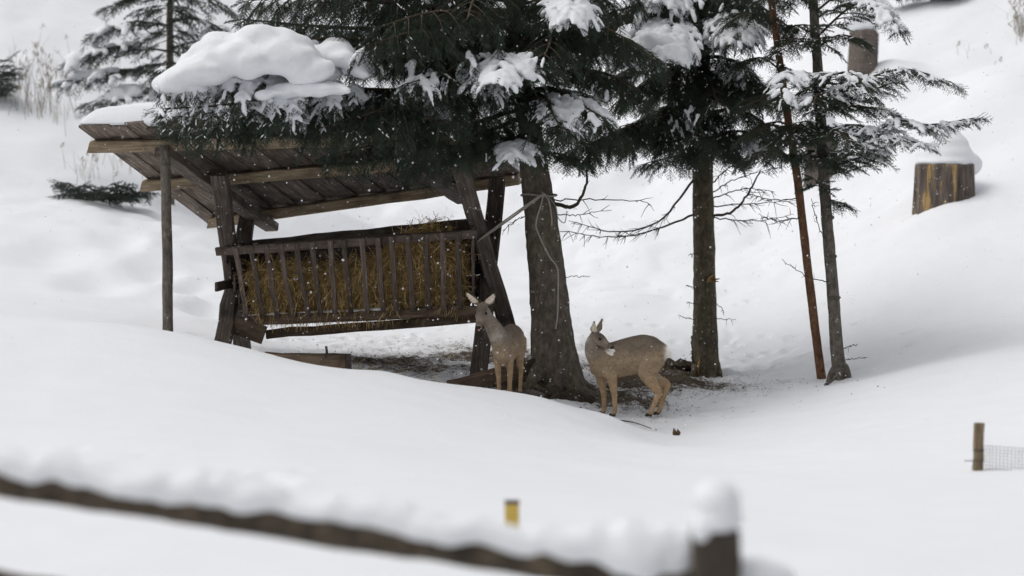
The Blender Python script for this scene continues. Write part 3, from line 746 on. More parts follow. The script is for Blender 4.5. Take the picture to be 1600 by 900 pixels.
la((817,120,dA),(690,140,17.2),(560,140,16.6),(420,120,16.1),(270,125,15.8), r0=.045, side=.85, droop=.5, hang=.55, bare=.22, dens=.06, dust=.35)
la((819,140,dA),(680,160,17.0),(520,165,16.4),(390,180,16.0), r0=.035, side=.7, droop=.45, hang=.6, bare=.25, dens=.07, dust=.15)
la((822,165,dA),(720,200,17.1),(620,220,16.6),(520,240,16.4), r0=.03, side=.6, droop=.4, hang=.7, dens=.075, dust=.03)
la((824,180,dA),(740,215,17.2),(690,235,16.9),(640,265,16.6), r0=.025, side=.4, droop=.35, hang=.6)
la((812,75,dA),(660,70,17.1),(520,60,16.5),(420,75,16.2), r0=.045, side=.8, droop=.45, hang=.7, bare=.18, dens=.07, dust=.12)
la((812,70,dA),(640,50,17.9),(480,40,17.8),(380,30,17.6), r0=.04, side=.7, droop=.5, hang=.8, dens=.075)
la((806,20,dA),(660,10,17.0),(520,-5,16.5),(390,0,16.2), r0=.04, side=.8, droop=.5, hang=.8, dens=.07)
la((804,0,dA),(650,-20,18.3),(500,-30,18.4), r0=.04, side=.8, droop=.5, hang=.8, dens=.08)
la((800,-40,dA),(640,-60,17.2),(480,-90,16.6), r0=.04, side=.8, droop=.6, hang=.9, dens=.075)
la((796,-90,dA),(650,-110,17.4),(500,-140,17.0), r0=.035, side=.7, droop=.6, hang=.9, dens=.11)
la((816,105,dA),(800,85,17.0),(785,95,16.3),(775,120,15.9), r0=.03, side=.55, droop=.35, hang=.4, dens=.07, dust=.3)
la((816,110,dA),(740,105,17.0),(690,115,16.4),(640,130,16.0), r0=.03, side=.55, droop=.4, hang=.6, dens=.07, dust=.2)
la((820,140,dA),(870,140,17.2),(910,165,16.7),(945,185,16.4), r0=.025, side=.42, droop=.3, hang=.4, dens=.07, dust=.3)
la((822,150,dA),(850,150,17.0),(865,180,16.5),(880,205,16.2), r0=.02, side=.35, droop=.3, hang=.5, dens=.07, dust=.2)
la((826,205,dA),(812,215,17.2),(805,225,16.8),(800,245,16.4), r0=.018, side=.30, droop=.3, hang=.4, dens=.06, dust=.2)
la((828,215,dA),(780,225,17.4),(750,238,17.2),(715,238,17.0), r0=.016, side=.25, droop=.25, hang=.3, dens=.07)
la((818,130,dA),(900,110,17.5),(960,120,17.2),(1010,150,17.0), r0=.03, side=.5, droop=.35, hang=.6, dens=.075)
la((812,70,dA),(900,50,17.4),(970,60,17.1),(1020,90,16.9), r0=.035, side=.6, droop=.4, hang=.7, dens=.075)
la((806,15,dA),(860,0,17.2),(890,0,16.7),(895,25,16.3), r0=.03, side=.5, droop=.4, hang=.5, dens=.07, dust=.2)
la((806,10,dA),(900,-10,18.0),(990,-5,18.0), r0=.03, side=.6, droop=.4, hang=.8, dens=.08)
la((803,-20,dA),(760,-20,17.0),(740,0,16.4),(730,30,16.1), r0=.03, side=.6, droop=.4, hang=.8, dens=.08)
la((812,60,dA),(760,60,18.4),(700,80,18.9), r0=.03, side=.6, droop=.4, hang=.8, dens=.09)
la((814,90,dA),(860,80,18.5),(920,110,19.0), r0=.03, side=.6, droop=.4, hang=.8, dens=.09)
la((800,-50,dA),(860,-80,17.2),(930,-90,16.8), r0=.03, side=.6, droop=.5, hang=.8, dens=.10)
la((560,140,16.6),(440,150,16.0),(340,165,15.7),(255,170,15.6), r0=.016, side=.45, droop=.5, hang=.6, bare=.1, dens=.07, dust=.5)
la((560,140,16.6),(430,170,16.2),(340,195,16.1),(280,200,16.0), r0=.016, side=.4, droop=.5, hang=.6, bare=.15, dens=.08, dust=.4)
la((500,120,16.4),(400,105,16.4),(320,95,16.3),(262,105,16.3), r0=.016, side=.4, droop=.5, hang=.6, bare=.1, dens=.08, dust=.5)
la((816,100,dA),(720,120,16.9),(600,170,16.2),(500,200,15.9), r0=.03, side=.7, droop=.5, hang=.7, dens=.07, dust=.06)
la((818,120,dA),(740,150,17.0),(680,190,16.5),(640,215,16.2), r0=.03, side=.6, droop=.5, hang=.7, dens=.07, dust=.06)
la((812,75,dA),(740,60,16.9),(650,50,16.2),(580,70,15.8), r0=.03, side=.7, droop=.5, hang=.8, dens=.07)
la((806,30,dA),(740,20,16.8),(670,20,16.2),(600,40,15.9), r0=.03, side=.7, droop=.5, hang=.8, dens=.075)
la((810,50,dA),(850,40,17.0),(860,60,16.5),(850,90,16.2), r0=.03, side=.6, droop=.5, hang=.8, dens=.075)
la((812,60,dA),(920,40,17.0),(980,60,16.7), r0=.03, side=.6, droop=.5, hang=.8, dens=.075)
la((822,160,dA),(900,170,17.6),(960,200,17.4), r0=.025, side=.5, droop=.4, hang=.7, dens=.07)
la((824,190,dA),(880,200,17.5),(920,235,17.3), r0=.02, side=.4, droop=.35, hang=.6, dens=.07)
la((830,235,dA),(870,240,17.4),(905,250,17.1), r0=.016, side=.3, droop=.3, hang=.4, dens=.07)
for k in range(9):    # the crown above the picture
    a = k*2.4; z0 = -140-45*k; l = 1.7-.12*k
    c = P(790-k*4, z0, dA); A.limb([c, c+V(math.cos(a)*l*.5, math.sin(a)*l*.5, 0), c+V(math.cos(a)*l, math.sin(a)*l, -.25)], r0=.03, side=.7, droop=.5, hang=.7, dens=.16, sp=.11, scale=1.3)
A.bare([P(590, 252, 16.6), P(520, 212, 16.3), P(440, 165, 16.1)], .012, 7, .2, M_TWIG, seed=3)
A.bare([P(652, 245, 16.9), P(640, 215, 16.6), P(622, 180, 16.4)], .008, 3, .15, M_TWIG, seed=4)
A.bare([P(865, 318, dA), P(895, 322, 17.5), P(915, 295, 17.3), P(918, 255, 17.2)], .024, 3, .2, M_TWIG, 'branch', seed=5, r1=.010)
A.bare([P(866, 312, dA), P(930, 312, 17.7), P(1000, 315, 17.6), P(1018, 322, 17.6)], .008, 6, .15, seed=6)
A.bare([P(868, 335, dA), P(905, 335, 17.5), P(955, 328, 17.4)], .006, 4, .12, seed=7)
A.bare([P(820, 338, dA), P(805, 345, 17.9), P(785, 360, 18.0)], .006, 5, .1, seed=8)
A.bare([P(882, 433, dA), P(905, 432, 17.8), P(922, 432, 17.8)], .004, 1, .05, seed=9)
A.finish()
zA = [(P(420,105,16.0), (1.08, .85, .42), .06, .9), (P(300,160,15.85), (.45,.5,.28), .035, .6), (P(470,160,15.9), (.5,.5,.22), .04, .55), (P(330,120,15.9), (.65,.6,.35), .05, .6), (P(520,120,16.3), (.5,.6,.28), .05, .6),
      (P(655,118,16.2), (.28,.5,.22), .05, .7), (P(785,108,16.2), (.48,.8,.26), .06, .9), (P(905,168,16.7), (.42,.7,.30), .055, .8), (P(806,238,16.6), (.30,.5,.20), .06, .9), (P(895,10,16.5), (.26,.55,.26), .075, .95)]
def lumps(c0, c1, depth, height, n, seed, r=(.10, .20)):
    q = np.random.default_rng(seed); out = []
    for k in range(n):
        t = q.random(); y = q.uniform(-1, 1); env = math.sqrt(max(.05, 1-(2*t-1)**2))*math.sqrt(max(.08, 1-y*y*.8)); rr = q.uniform(*r)*(.6+.4*env)
        out.append((lerp(np.asarray(c0), c1, t)+V(0, y*depth, (height*env-rr)*q.uniform(.35, 1)), (rr*q.uniform(1, 1.5), rr*1.1, rr*q.uniform(.55, .8)), (1, q.normal(0, .3), q.normal(0, .2))))
    return out
zones_extra['branch_snow0'] = [lumps(P(280,128,15.85), P(495,104,16.0), .40, .56, 70, 1, (.15, .27)), lumps(P(470,108,16.0), P(565,108,16.2), .24, .36, 30, 2, (.10, .17)), lumps(P(400,150,15.65), P(550,140,15.75), .16, .15, 30, 3, (.06, .11)), lumps(P(245,135,15.8), P(330,140,15.75), .18, .16, 24, 4, (.06, .11))]
snow_on([A], zA, 'thick white snow pads lying on the branches of the leaning spruce', seed=0)
fleck_snow(A, 'flecks of snow caught in the sprays of the leaning spruce', .05, 0)

# --- the straight middle spruce
dB = 20.5
bB = P(1101, 585, dB); bB[2] = gz(bB[0], bB[1])
B = Tree('spruce_tree', bB, 'straight brown spruce behind the deer that looks back, with a broken yellow stub', bark=M_BARK_B)
tpB = [P(1103, 600, dB), P(1103, 580, dB), P(1102, 545, dB), P(1101, 440, dB), P(1099, 330, dB), P(1098, 250, dB), P(1097, 150, dB), P(1095, 20, dB), P(1093, -150, dB), P(1090, -480, dB)]
B.trunk(tpB, np.array([30, 25, 20, 17.5, 16.5, 15.5, 14, 12, 9, 2])/FPX*dB, n=100, sides=22, bark_amp=.011, roots=[(P(1090,570,dB-.1), P(1080,592,dB-.35), .06), (P(1115,570,dB), P(1128,590,dB-.2), .06)])
def lb(*p, **k): B.limb([P(*q) for q in p], **k)
lb((1098,225,dB),(1020,205,19.9),(950,215,19.5),(900,235,19.2), r0=.03, side=.6, droop=.4, hang=.5, dens=.07, dust=.04)
lb((1098,200,dB),(1010,190,19.6),(960,210,19.0), r0=.03, side=.6, droop=.4, hang=.6, dens=.07)
lb((1098,210,dB),(1090,200,19.4),(1085,215,18.7), r0=.03, side=.6, droop=.35, hang=.5, dens=.065, dust=.12)
lb((1098,225,dB),(1110,225,19.6),(1125,235,19.0), r0=.025, side=.5, droop=.35, hang=.5, dens=.07, dust=.1)
lb((1098,215,dB),(1160,205,20.0),(1200,225,19.6), r0=.025, side=.5, droop=.35, hang=.5, dens=.07, dust=.1)
lb((1097,150,dB),(1040,130,19.7),(990,150,19.1), r0=.03, side=.65, droop=.4, hang=.7, dens=.07)
lb((1097,140,dB),(1110,130,19.5),(1120,160,18.8), r0=.03, side=.6, droop=.4, hang=.7, dens=.07)
lb((1097,150,dB),(1160,130,20.2),(1210,150,20.0), r0=.03, side=.55, droop=.4, hang=.6, dens=.07, dust=.06)
lb((1096,80,dB),(1050,35,19.6),(1010,40,19.0),(975,85,18.5), r0=.035, side=.60, droop=.45, hang=.6, dens=.06, dust=.2)
lb((1096,70,dB),(1070,30,19.5),(1050,40,18.8),(1045,80,18.3), r0=.035, side=.50, droop=.45, hang=.6, dens=.06, dust=.2)
lb((1096,60,dB),(1130,25,19.6),(1145,30,19.0),(1155,65,18.5), r0=.03, side=.45, droop=.4, hang=.5, dens=.06, dust=.2)
lb((1096,90,dB),(1130,90,19.8),(1165,110,19.4), r0=.03, side=.45, droop=.4, hang=.5, dens=.07, dust=.2)
lb((1095,20,dB),(1060,-10,19.4),(1030,0,18.8), r0=.035, side=.6, droop=.45, hang=.6, dens=.07, dust=.1)
lb((1095,10,dB),(1130,-20,19.5),(1150,-5,19.0), r0=.035, side=.5, droop=.45, hang=.6, dens=.07, dust=.1)
lb((1095,30,dB),(1000,10,20.6),(930,30,20.6), r0=.03, side=.6, droop=.4, hang=.7, dens=.08)
lb((1097,110,dB),(1010,100,20.9),(940,130,21.0), r0=.03, side=.6, droop=.4, hang=.7, dens=.08)
lb((1098,190,dB),(1030,180,21.0),(970,210,21.3), r0=.03, side=.55, droop=.4, hang=.6, dens=.08)
lb((1097,130,dB),(1150,120,21.0),(1200,140,21.3), r0=.03, side=.55, droop=.4, hang=.6, dens=.09)
lb((1098,235,dB),(1050,245,20.2),(1010,255,20.0), r0=.016, side=.32, droop=.35, hang=.4, dens=.08)
lb((1097,170,dB),(1060,165,19.6),(1030,190,19.0), r0=.03, side=.6, droop=.45, hang=.7, dens=.07)
lb((1097,120,dB),(1130,110,19.7),(1150,140,19.2), r0=.03, side=.55, droop=.45, hang=.7, dens=.07)
lb((1097,110,dB),(1060,105,19.5),(1040,140,18.9), r0=.03, side=.6, droop=.45, hang=.7, dens=.07)
lb((1095,40,dB),(990,20,19.8),(930,60,19.5), r0=.03, side=.65, droop=.45, hang=.8, dens=.075)
lb((1095,30,dB),(1180,10,20.4),(1230,40,20.3), r0=.03, side=.55, droop=.45, hang=.7, dens=.075)
lb((1098,180,dB),(1150,170,20.2),(1190,190,20.0), r0=.03, side=.5, droop=.45, hang=.7, dens=.07)
for k in range(8):
    a = k*2.4+1; z0 = -70-50*k; l = 1.5-.12*k
    c = P(1093, z0, dB); B.limb([c, c+V(math.cos(a)*l*.5, math.sin(a)*l*.5, 0), c+V(math.cos(a)*l, math.sin(a)*l, -.25)], r0=.03, side=.7, droop=.5, hang=.7, dens=.16, sp=.11, scale=1.3)
B.bare([P(1085, 280, dB), P(1030, 345, 20.2), P(960, 362, 19.9), P(888, 345, 19.6)], .016, 46, .15, seed=11)
B.bare([P(1085, 335, dB), P(1020, 360, 20.2), P(960, 370, 20.0), P(875, 362, 19.7)], .015, 46, .15, seed=12)
B.bare([P(1112, 338, dB), P(1145, 330, 20.2), P(1170, 300, 20.0), P(1188, 265, 19.9)], .018, 6, .2, M_TWIG, 'branch', seed=13, r1=.008)
for k, (y0, pts) in enumerate([(310, [(1160,295),(1210,300)]), (322, [(1180,318),(1250,312)]), (300, [(1150,280),(1215,262)]), (340, [(1180,345),(1240,335)]), (285, [(1140,262),(1170,250)])]):
    B.bare([P(1114, y0, dB)]+[P(x, y, 20.3-.1*i) for i, (x, y) in enumerate(pts)], .009, 16, .15, seed=20+k)
for k, (x, y, x2, y2) in enumerate([(1086,395,1077,398),(1084,450,1072,445),(1085,475,1074,472),(1084,500,1060,493),(1118,470,1132,488),(1120,497,1150,500)]):
    B.bare([P(x+6*(1 if x < 1100 else -1), y, dB-.1), P((x+x2)/2, (y+y2)/2, dB-.15), P(x2, y2, dB-.2)], .005, 2, .05, seed=40+k)
B.bare([P(1086,580,dB-.1), P(1082,555,dB-.2), P(1081,525,dB-.2)], .02, 2, .08, M_BARK_D, seed=60, r1=.012)
M_RAW = mat_wood('raw_wood', (.20, .11, .035), (.40, .25, .09), (.55, .38, .16))
ps = []
for k in range(7):
    a = P(1107, 438, dB-.12); e = P(1104+rng.uniform(2, 22), 438+rng.uniform(-12, 10), dB-.28-rng.uniform(0, .1)); ps.append(loft(np.array([a, (a+e)/2, e]), [.022, .014, .003], sides=5))
part('broken_stub', *merge(ps), M_RAW, B.root)
ps = [loft(np.array([P(1090,585,dB-.2), P(1091,572,dB-.22), P(1093,560,dB-.2)]), [.05, .035, .008], [.02, .015, .006], sides=6)]
part('torn_bark', *merge(ps), M_RAW, B.root)
B.finish()
zB = [(P(1012,65,18.8), (.62,.9,.42), .075, .95), (P(1045,75,18.5), (.40,.6,.32), .07, .95), (P(1148,45,19.0), (.36,.7,.30), .065, .95), (P(1150,105,19.4), (.25,.5,.2), .045, .6), (P(1095,185,18.9), (.42,.6,.18), .035, .55), (P(1172,228,19.6), (.18,.4,.15), .05, .9), (P(1040,0,19.0), (.5,.7,.25), .06, .9)]
zones_extra['branch_snow1'] = [lumps(P(985,95,18.5), P(1070,88,18.5), .16, .38, 34, 5, (.07, .13)), lumps(P(1125,70,18.8), P(1172,70,18.8), .12, .28, 18, 6, (.06, .10))]
snow_on([B], zB, 'rounded snow pads hanging on the branches of the straight spruce', seed=1)
fleck_snow(B, 'flecks of snow caught in the sprays of the straight spruce', .08, 1)

# --- the two thin trees side by side
dC, dD = 18.95, 18.75
bC = P(1283, 590, dC); bC[2] = gz(bC[0], bC[1])
C = Tree('spruce_tree', bC, 'thin spruce with reddish bark leaning beside its grey neighbour', group='thin paired spruces', bark=M_BARK_C, needles=M_NEEDLE, templ=TEMPL_YOUNG)
C.trunk([P(1285,606,dC), P(1283,588,dC), P(1272,500,dC), P(1260,400,dC), P(1246,280,dC), P(1226,150,dC), P(1205,0,dC), P(1180,-180,dC), P(1150,-420,dC)], np.array([8,7.2,6.8,6.6,6.4,6,5.5,4,1])/FPX*dC, n=80, sides=12, bark_amp=.004)
def lc(*p, **k): C.limb([P(*q) for q in p], **k)
for (pts, kw) in [
    (((1240,255,dC),(1205,235,18.55),(1180,250,18.25)), dict(side=.35)), (((1242,255,dC),(1270,235,18.65),(1285,250,18.25)), dict(side=.3)),
    (((1238,220,dC),(1210,195,18.65),(1185,205,18.35)), dict(side=.4)), (((1238,225,dC),(1238,210,18.35),(1236,230,17.95)), dict(side=.35)),
    (((1232,180,dC),(1205,150,18.65),(1180,160,18.35)), dict(side=.4)), (((1228,160,dC),(1260,140,18.85),(1285,150,18.65)), dict(side=.35)),
    (((1220,110,dC),(1190,90,18.75),(1160,100,18.65)), dict(side=.4)), (((1215,70,dC),(1240,40,18.85),(1262,50,18.65)), dict(side=.35)),
    (((1210,40,dC),(1180,20,18.75),(1150,30,18.55)), dict(side=.4)), (((1206,10,dC),(1230,-10,18.85),(1255,0,18.65)), dict(side=.35)), (((1200,-30,dC),(1170,-50,18.75),(1140,-40,18.55)), dict(side=.4)),
    (((1192,-90,dC),(1225,-120,18.85),(1250,-110,18.65)), dict(side=.4)), (((1242,215,dC),(1262,195,19.45),(1275,205,19.75)), dict(side=.35)), (((1236,200,dC),(1215,190,19.45),(1195,205,19.75)), dict(side=.35))]:
    lc(*pts, r0=.012, droop=.3, hang=.4, dens=.065, dust=.08, **kw)
C.bare([P(1252,340,dC), P(1215,345,18.75), P(1185,335,18.65)], .007, 16, .12, seed=70)
C.bare([P(1250,310,dC), P(1205,312,18.75), P(1165,300,18.65)], .007, 16, .12, seed=71)
C.finish()
bD = P(1312, 592, dD); bD[2] = gz(bD[0], bD[1])
D = Tree('spruce_tree', bD, 'thin grey barked spruce with snowy boughs reaching towards the stump', group='thin paired spruces', bark=M_BARK_D, needles=M_NEEDLE_D, templ=TEMPL_YOUNG)
D.trunk([P(1316,608,dD), P(1313,588,dD), P(1308,550,dD), P(1301,450,dD), P(1291,330,dD), P(1284,220,dD), P(1277,100,dD), P(1270,-10,dD), P(1262,-200,dD), P(1250,-440,dD)], np.array([16,13,10.5,9.5,9,8.6,8,7,5,1])/FPX*dD, n=90, sides=14, bark_amp=.006, roots=[(P(1308,574,dD), P(1290,600,dD-.1)-EZ*.06, .06), (P(1316,574,dD), P(1332,596,dD-.1)-EZ*.06, .065), (P(1311,578,dD-.05), P(1314,606,dD-.2)-EZ*.06, .06)])
def ld(*p, **k): D.limb([P(*q) for q in p], **k)
for (pts, kw) in [
    (((1280,165,dD),(1340,130,18.15),(1410,108,17.75),(1485,128,17.55)), dict(side=.32, dust=.6, r0=.014)),
    (((1281,170,dD),(1340,150,18.25),(1390,130,18.05)), dict(side=.30, dust=.6, r0=.012)),
    (((1286,250,dD),(1340,225,18.25),(1400,190,17.85),(1450,195,17.75),(1520,185,17.65)), dict(side=.36, dust=.65, r0=.016)),
    (((1287,262,dD),(1340,235,18.05),(1390,215,17.75),(1440,225,17.55)), dict(side=.34, dust=.55, r0=.016)),
    (((1287,265,dD),(1330,250,18.35),(1365,240,18.15)), dict(side=.25, dust=.4, r0=.012)),
    (((1279,150,dD),(1300,120,18.15),(1330,115,17.75),(1365,150,17.55)), dict(side=.30, dust=.6, r0=.014)),
    (((1280,155,dD),(1255,115,18.25),(1230,120,17.85),(1220,155,17.65)), dict(side=.26, dust=.6, r0=.014)),
    (((1282,180,dD),(1282,150,18.15),(1275,150,17.75),(1270,170,17.55)), dict(side=.26, dust=.5, r0=.012)),
    (((1275,75,dD),(1310,55,18.25),(1340,60,18.05)), dict(side=.30, dust=.3, r0=.012)),
    (((1274,60,dD),(1330,10,18.15),(1370,5,17.85),(1405,45,17.65)), dict(side=.30, dust=.5, r0=.014)),
    (((1272,20,dD),(1340,-30,18.25),(1385,-20,17.95)), dict(side=.35, dust=.4, r0=.014)),
    (((1271,0,dD),(1225,-20,18.35),(1190,0,18.15)), dict(side=.35, dust=.4, r0=.014)),
    (((1275,80,dD),(1245,60,18.45),(1220,75,18.25)), dict(side=.3, dust=.3, r0=.012)),
    (((1283,200,dD),(1255,190,18.35),(1235,215,18.05)), dict(side=.26, dust=.3, r0=.012)),
    (((1281,172,dD),(1330,165,18.05),(1385,172,17.75)), dict(side=.30, dust=.5, r0=.012)),
    (((1284,210,dD),(1330,195,18.05),(1375,205,17.75)), dict(side=.28, dust=.5, r0=.012)),
    (((1284,215,dD),(1310,205,17.85),(1330,225,17.45)), dict(side=.26, dust=.4, r0=.012)),
    (((1290,310,dD),(1320,318,18.55)), dict(side=.1, dust=.1, r0=.006)), (((1290,300,dD),(1272,280,18.55)), dict(side=.1, dust=.1, r0=.006)),
    (((1268,-40,dD),(1320,-90,18.25),(1360,-90,17.95)), dict(side=.35, r0=.014)), (((1266,-80,dD),(1220,-120,18.25),(1190,-110,17.95)), dict(side=.35, r0=.014))]:
    ld(*pts, droop=.22, hang=.25, dens=.07, **kw)
D.bare([P(1289,275,dD), P(1315,268,18.55), P(1345,262,18.35), P(1375,240,18.15)], .012, 8, .14, M_TWIG, 'branch', seed=80)
D.bare([P(1297,442,dD), P(1262,432,18.55), P(1222,405,18.45)], .007, 6, .10, seed=81)
D.bare([P(1290,375,dD), P(1278,350,18.65), P(1268,310,18.65)], .006, 14, .08, seed=82)
D.bare([P(1318,545,dD), P(1330,540,18.55), P(1340,538,18.55)], .004, 2, .06, seed=83)
D.bare([P(1318,562,dD-.1), P(1335,560,18.45), P(1355,558,18.35)], .004, 1, .05, seed=84)
D.bare([P(1320,575,dD-.2), P(1300,595,18.25), P(1288,602,18.15)], .018, 2, .06, M_BARK_D, seed=85, r1=.01)
for y in (340, 400, 465):
    q = P(1290+(y-300)*.077, y, dD); v_, f_ = ellipsoid(q+V(0, -.03, 0), (.07, .05, .035)); part('burl', v_+.008*fbm(v_, 20, 2, 5)[:, None], f_, M_BARK_D, D.root)
D.finish()
zD = [(P(1240,135,17.85), (.28,.5,.24), .05, .9), (P(1222,195,17.85), (.14,.4,.16), .06, .9), (P(1330,125,17.85), (.5,.5,.2), .038, .9), (P(1420,205,17.75), (.7,.5,.24), .04, .85), (P(1355,225,17.95), (.4,.5,.18), .034, .8), (P(1440,120,17.65), (.5,.4,.16), .028, .8), (P(1385,10,17.85), (.3,.5,.3), .05, .9)]
snow_on([C, D], zD, 'lines of snow along the boughs of the two thin spruces', seed=2, vox=.012)
fleck_snow(D, 'flecks of snow on the twigs of the thin grey spruce', .25, 2)

# --- spruces standing off on the slope behind
def back_spruce(name, px, pybase, ptop, d, tiers, label, templ=TEMPL_FAR, lean=0, seed=1, snow=True, r=.06, group=None, th=.10):
    b = P(px, pybase, d); b[2] = gz(b[0], b[1]); t = Tree(name, b, label, bark=M_BARK_D, needles=M_NEEDLE_F, templ=templ, group=group)
    t.trunk([b-V(0, 0, .2), lerp(b, P(px+lean, ptop, d), .5), P(px+lean, ptop, d)], [r, r*.7, .01], sides=10, n=30, bark_amp=.006)
    for (y, xl, dd, side, tip) in tiers:
        t.limb([P(px, y, d), P((px+xl)/2, y-tip*.5, d+dd*.6), P(xl, y+tip, d+dd)], r0=.02, side=side, droop=.25, hang=.3, dens=.12, sp=.12, scale=1.15, dust=.4)
    t.finish(); return t
E = back_spruce('spruce_tree', 265, 175, -260, 28.5, [(40,150,-.6,.6,12),(35,350,-.6,.5,12),(80,110,-.5,.8,16),(75,370,-.6,.5,18),(115,100,-.4,.8,12),(110,330,-.5,.6,12),(150,140,-.6,.7,10),(0,170,-.4,.6,10),(0,350,-.6,.6,14),(-40,180,-.3,.5,10),(-40,350,-.5,.5,10),(60,260,-1.2,.6,25),(110,250,-1.4,.6,25),(20,260,-1.2,.6,20),(-90,200,-.3,.5,8),(-90,330,-.5,.5,8),(-150,220,0,.4,8),(-150,310,0,.4,8)], 'blurred young spruce on the slope behind the rack roof', r=.07)
snow_on([E], [(P(170,60,28), (.9,.9,.25), .12, .45), (P(120,100,28), (.9,.8,.25), .13, .5), (P(200,140,28), (1.0,.9,.22), .14, .8), (P(140,125,28), (.6,.8,.2), .13, .6), (P(330,60,28), (.5,.8,.3), .10, .35)], 'snow on the boughs of the young spruce behind the roof', seed=3, vox=.03)
def bush(name, px, py, d, w, h, n, label, seed):
    r = np.random.default_rng(seed); b = P(px, py, d); b[2] = gz(b[0], b[1]); t = Tree(name, b, label, 'bush', bark=M_BARK_D, needles=M_NEEDLE_F, templ=TEMPL_FAR)
    for k in range(n):
        a = r.uniform(0, 6.28); e = b+V(math.cos(a)*w*r.uniform(.4, 1), math.sin(a)*w*.5*r.uniform(.4, 1), h*r.uniform(.3, 1)); t.limb([b+V((e[0]-b[0])*.3, 0, .02), lerp(b, e, .6)+V(0, 0, .1*h), e], r0=.012, side=.3, droop=.2, hang=.3, dens=.11, sp=.11, scale=1.1)
    t.finish(); return t
F_ = bush('evergreen_bush', 150, 292, 26.8, .75, .30, 13, 'low evergreen bush pressed down by snow left of the rack roof', 3)
snow_on([F_], [(P(140,268,26.8), (.7,.5,.12), .10, .55)], 'snow lying on the low evergreen bush', seed=4, vox=.03)
G = bush('evergreen_bush', -22, 100, 31, .6, .75, 10, 'evergreen twigs among the dry stalks on the upper slope', 4)
H_ = bush('evergreen_bush', 1450, 20, 33.6, 1.0, .6, 26, 'dark evergreen bush at the top of the slope above the stump', 5)

# ------------------------------------------------------------------ tree stumps on the slope
def mat_stump():
    m = Mat('stump_wood'); c = m.coords('Object', (9, 9, 1.1)); n = m.noise(c, 1.0, 5, .6); c2 = m.coords('Object', (26, 26, 2)); n2 = m.noise(c2, 1, 4, .6)
    colr = m.ramp(n, [(.36, (.06, .048, .042)), (.50, (.14, .115, .10)), (.56, (.16, .13, .105)), (.60, (.42, .28, .11)), (.72, (.50, .36, .17))])
    colr = m.mix(colr, (.04, .03, .025), m.ramp(n2, [(.5, 0), (.66, .8)]))
    return m.done(colr, .85, m.bump(n2, .7, .02))
M_STUMP = mat_stump()
def stump(px, pyb, d, r, h, label, cap, seed, tilt=0.0, mat=None, group=None):
    b = P(px, pyb, d); b[2] = gz(b[0], b[1]); t = thing('tree_stump', b, label, 'stump', group)
    n = 12; pts = np.array([b+V(tilt*k/n*h, 0, -.25+(h+.25)*k/n) for k in range(n+1)]); v, f = loft(pts, np.full(n+1, r)*np.linspace(1.06, 1, n+1), sides=48, ref=(1, 0, 0))
    rad = nrm_rows((v-np.repeat(pts, 48, 0))); a = np.arctan2(rad[:, 1], rad[:, 0]); v = v+rad*(.035*vnoise(np.stack([np.cos(a)*6, np.sin(a)*6, v[:, 2]*.6], 1), seed)*r/.4)[:, None]
    top = v[:, 2] > b[2]+h-.02; v[top, 2] += .03*vnoise(np.stack([np.cos(a[top])*4, np.sin(a[top])*4, a[top]*0], 1), seed+3)
    part('log', v, f, mat or M_STUMP, t)
    s = []
    for (dx, dy, dz, rx, ry, rz) in cap: s.append(ellipsoid(pts[-1]+V(dx, dy, dz), (rx, ry, rz), base=ICO3))
    sv, sf, sn = remeshed(*merge(s), .03, 10); sv = sv+sn*(.02*fbm(sv, 3, 2, seed))[:, None]
    tag(part('stump_snow', sv, sf, M_SNOW), 'snow cap on the '+label, 'snow', kind='stuff')
stump(1475, 322, 24.8, .41, .50, 'broad tree stump with yellow and grey split sides, alone on the slope', [(0, .02, .03, .44, .43, .10), (.02, .08, .12, .42, .42, .22), (.03, .12, .26, .34, .38, .22), (.03, .15, .40, .22, .30, .16), (.14, .35, .0, .50, .40, .26)], 1)
M_STUMP2 = mat_wood('old_stump_bark', (.07, .058, .05), (.14, .118, .102), (.20, .17, .15))
stump(1346, 142, 30.5, .24, .72, 'dark stump half hidden behind the upper boughs of the thin grey spruce', [(0, .05, .08, .28, .28, .12), (-.1, .1, .22, .26, .3, .2)], 2, .05, M_STUMP2)
stump(1283, 236, 28.0, .25, .75, 'dark stump half hidden behind the trunk of the thin grey spruce', [(0, .05, .08, .28, .28, .12), (0, .1, .18, .22, .3, .16)], 3, .03, M_STUMP2)

# ------------------------------------------------------------------ dry grass on the slope
M_STRAW = mat_plain('dry_stalk', (.27, .22, .16), .9, .3)
def grass(px, py, d, w, n, h, label, seed):
    r = np.random.default_rng(seed); T = []
    for k in range(n):
        c = P(px+r.normal(0, w), py+r.normal(0, 6), d+r.normal(0, .3)); c[2] = gz(c[0], c[1])-.02; hh = h*r.uniform(.4, 1.1); lean = V(r.normal(0, .14), r.normal(0, .1), 1); wv = .0035
        q = [c, c+lean*hh*.5, c+lean*hh+V(r.normal(0, .12), 0, -.03)]
        for a, b, w0, w1 in ((q[0], q[1], wv, wv*.8), (q[1], q[2], wv*.8, wv*.3)):
            for s in (V(1, 0, 0), V(0, 1, 0)): T += [(a-s*w0, a+s*w0, b+s*w1), (a-s*w0, b+s*w1, b-s*w1)]
        if r.random() < .5:
            e = q[2]
            for j in range(7):
                o = V(r.normal(0, .02), r.normal(0, .02), -.012*j); T.append((e+o, e+o+V(.014, 0, .025), e+o+V(-.01, .006, .03)))
    o = bpy.data.objects.new('dry_grass', tri_mesh('dry_grass', np.array(T))); col.objects.link(o); o.data.materials.append(M_STRAW); tag(o, label, 'grass', kind='stuff')
grass(60, 125, 31, 32, 70, .95, 'tall dry stalks on the upper slope beside the evergreen twigs', 1)
grass(110, 70, 33, 60, 60, .7, 'thin dry stalks above the snowy spruce', 2)
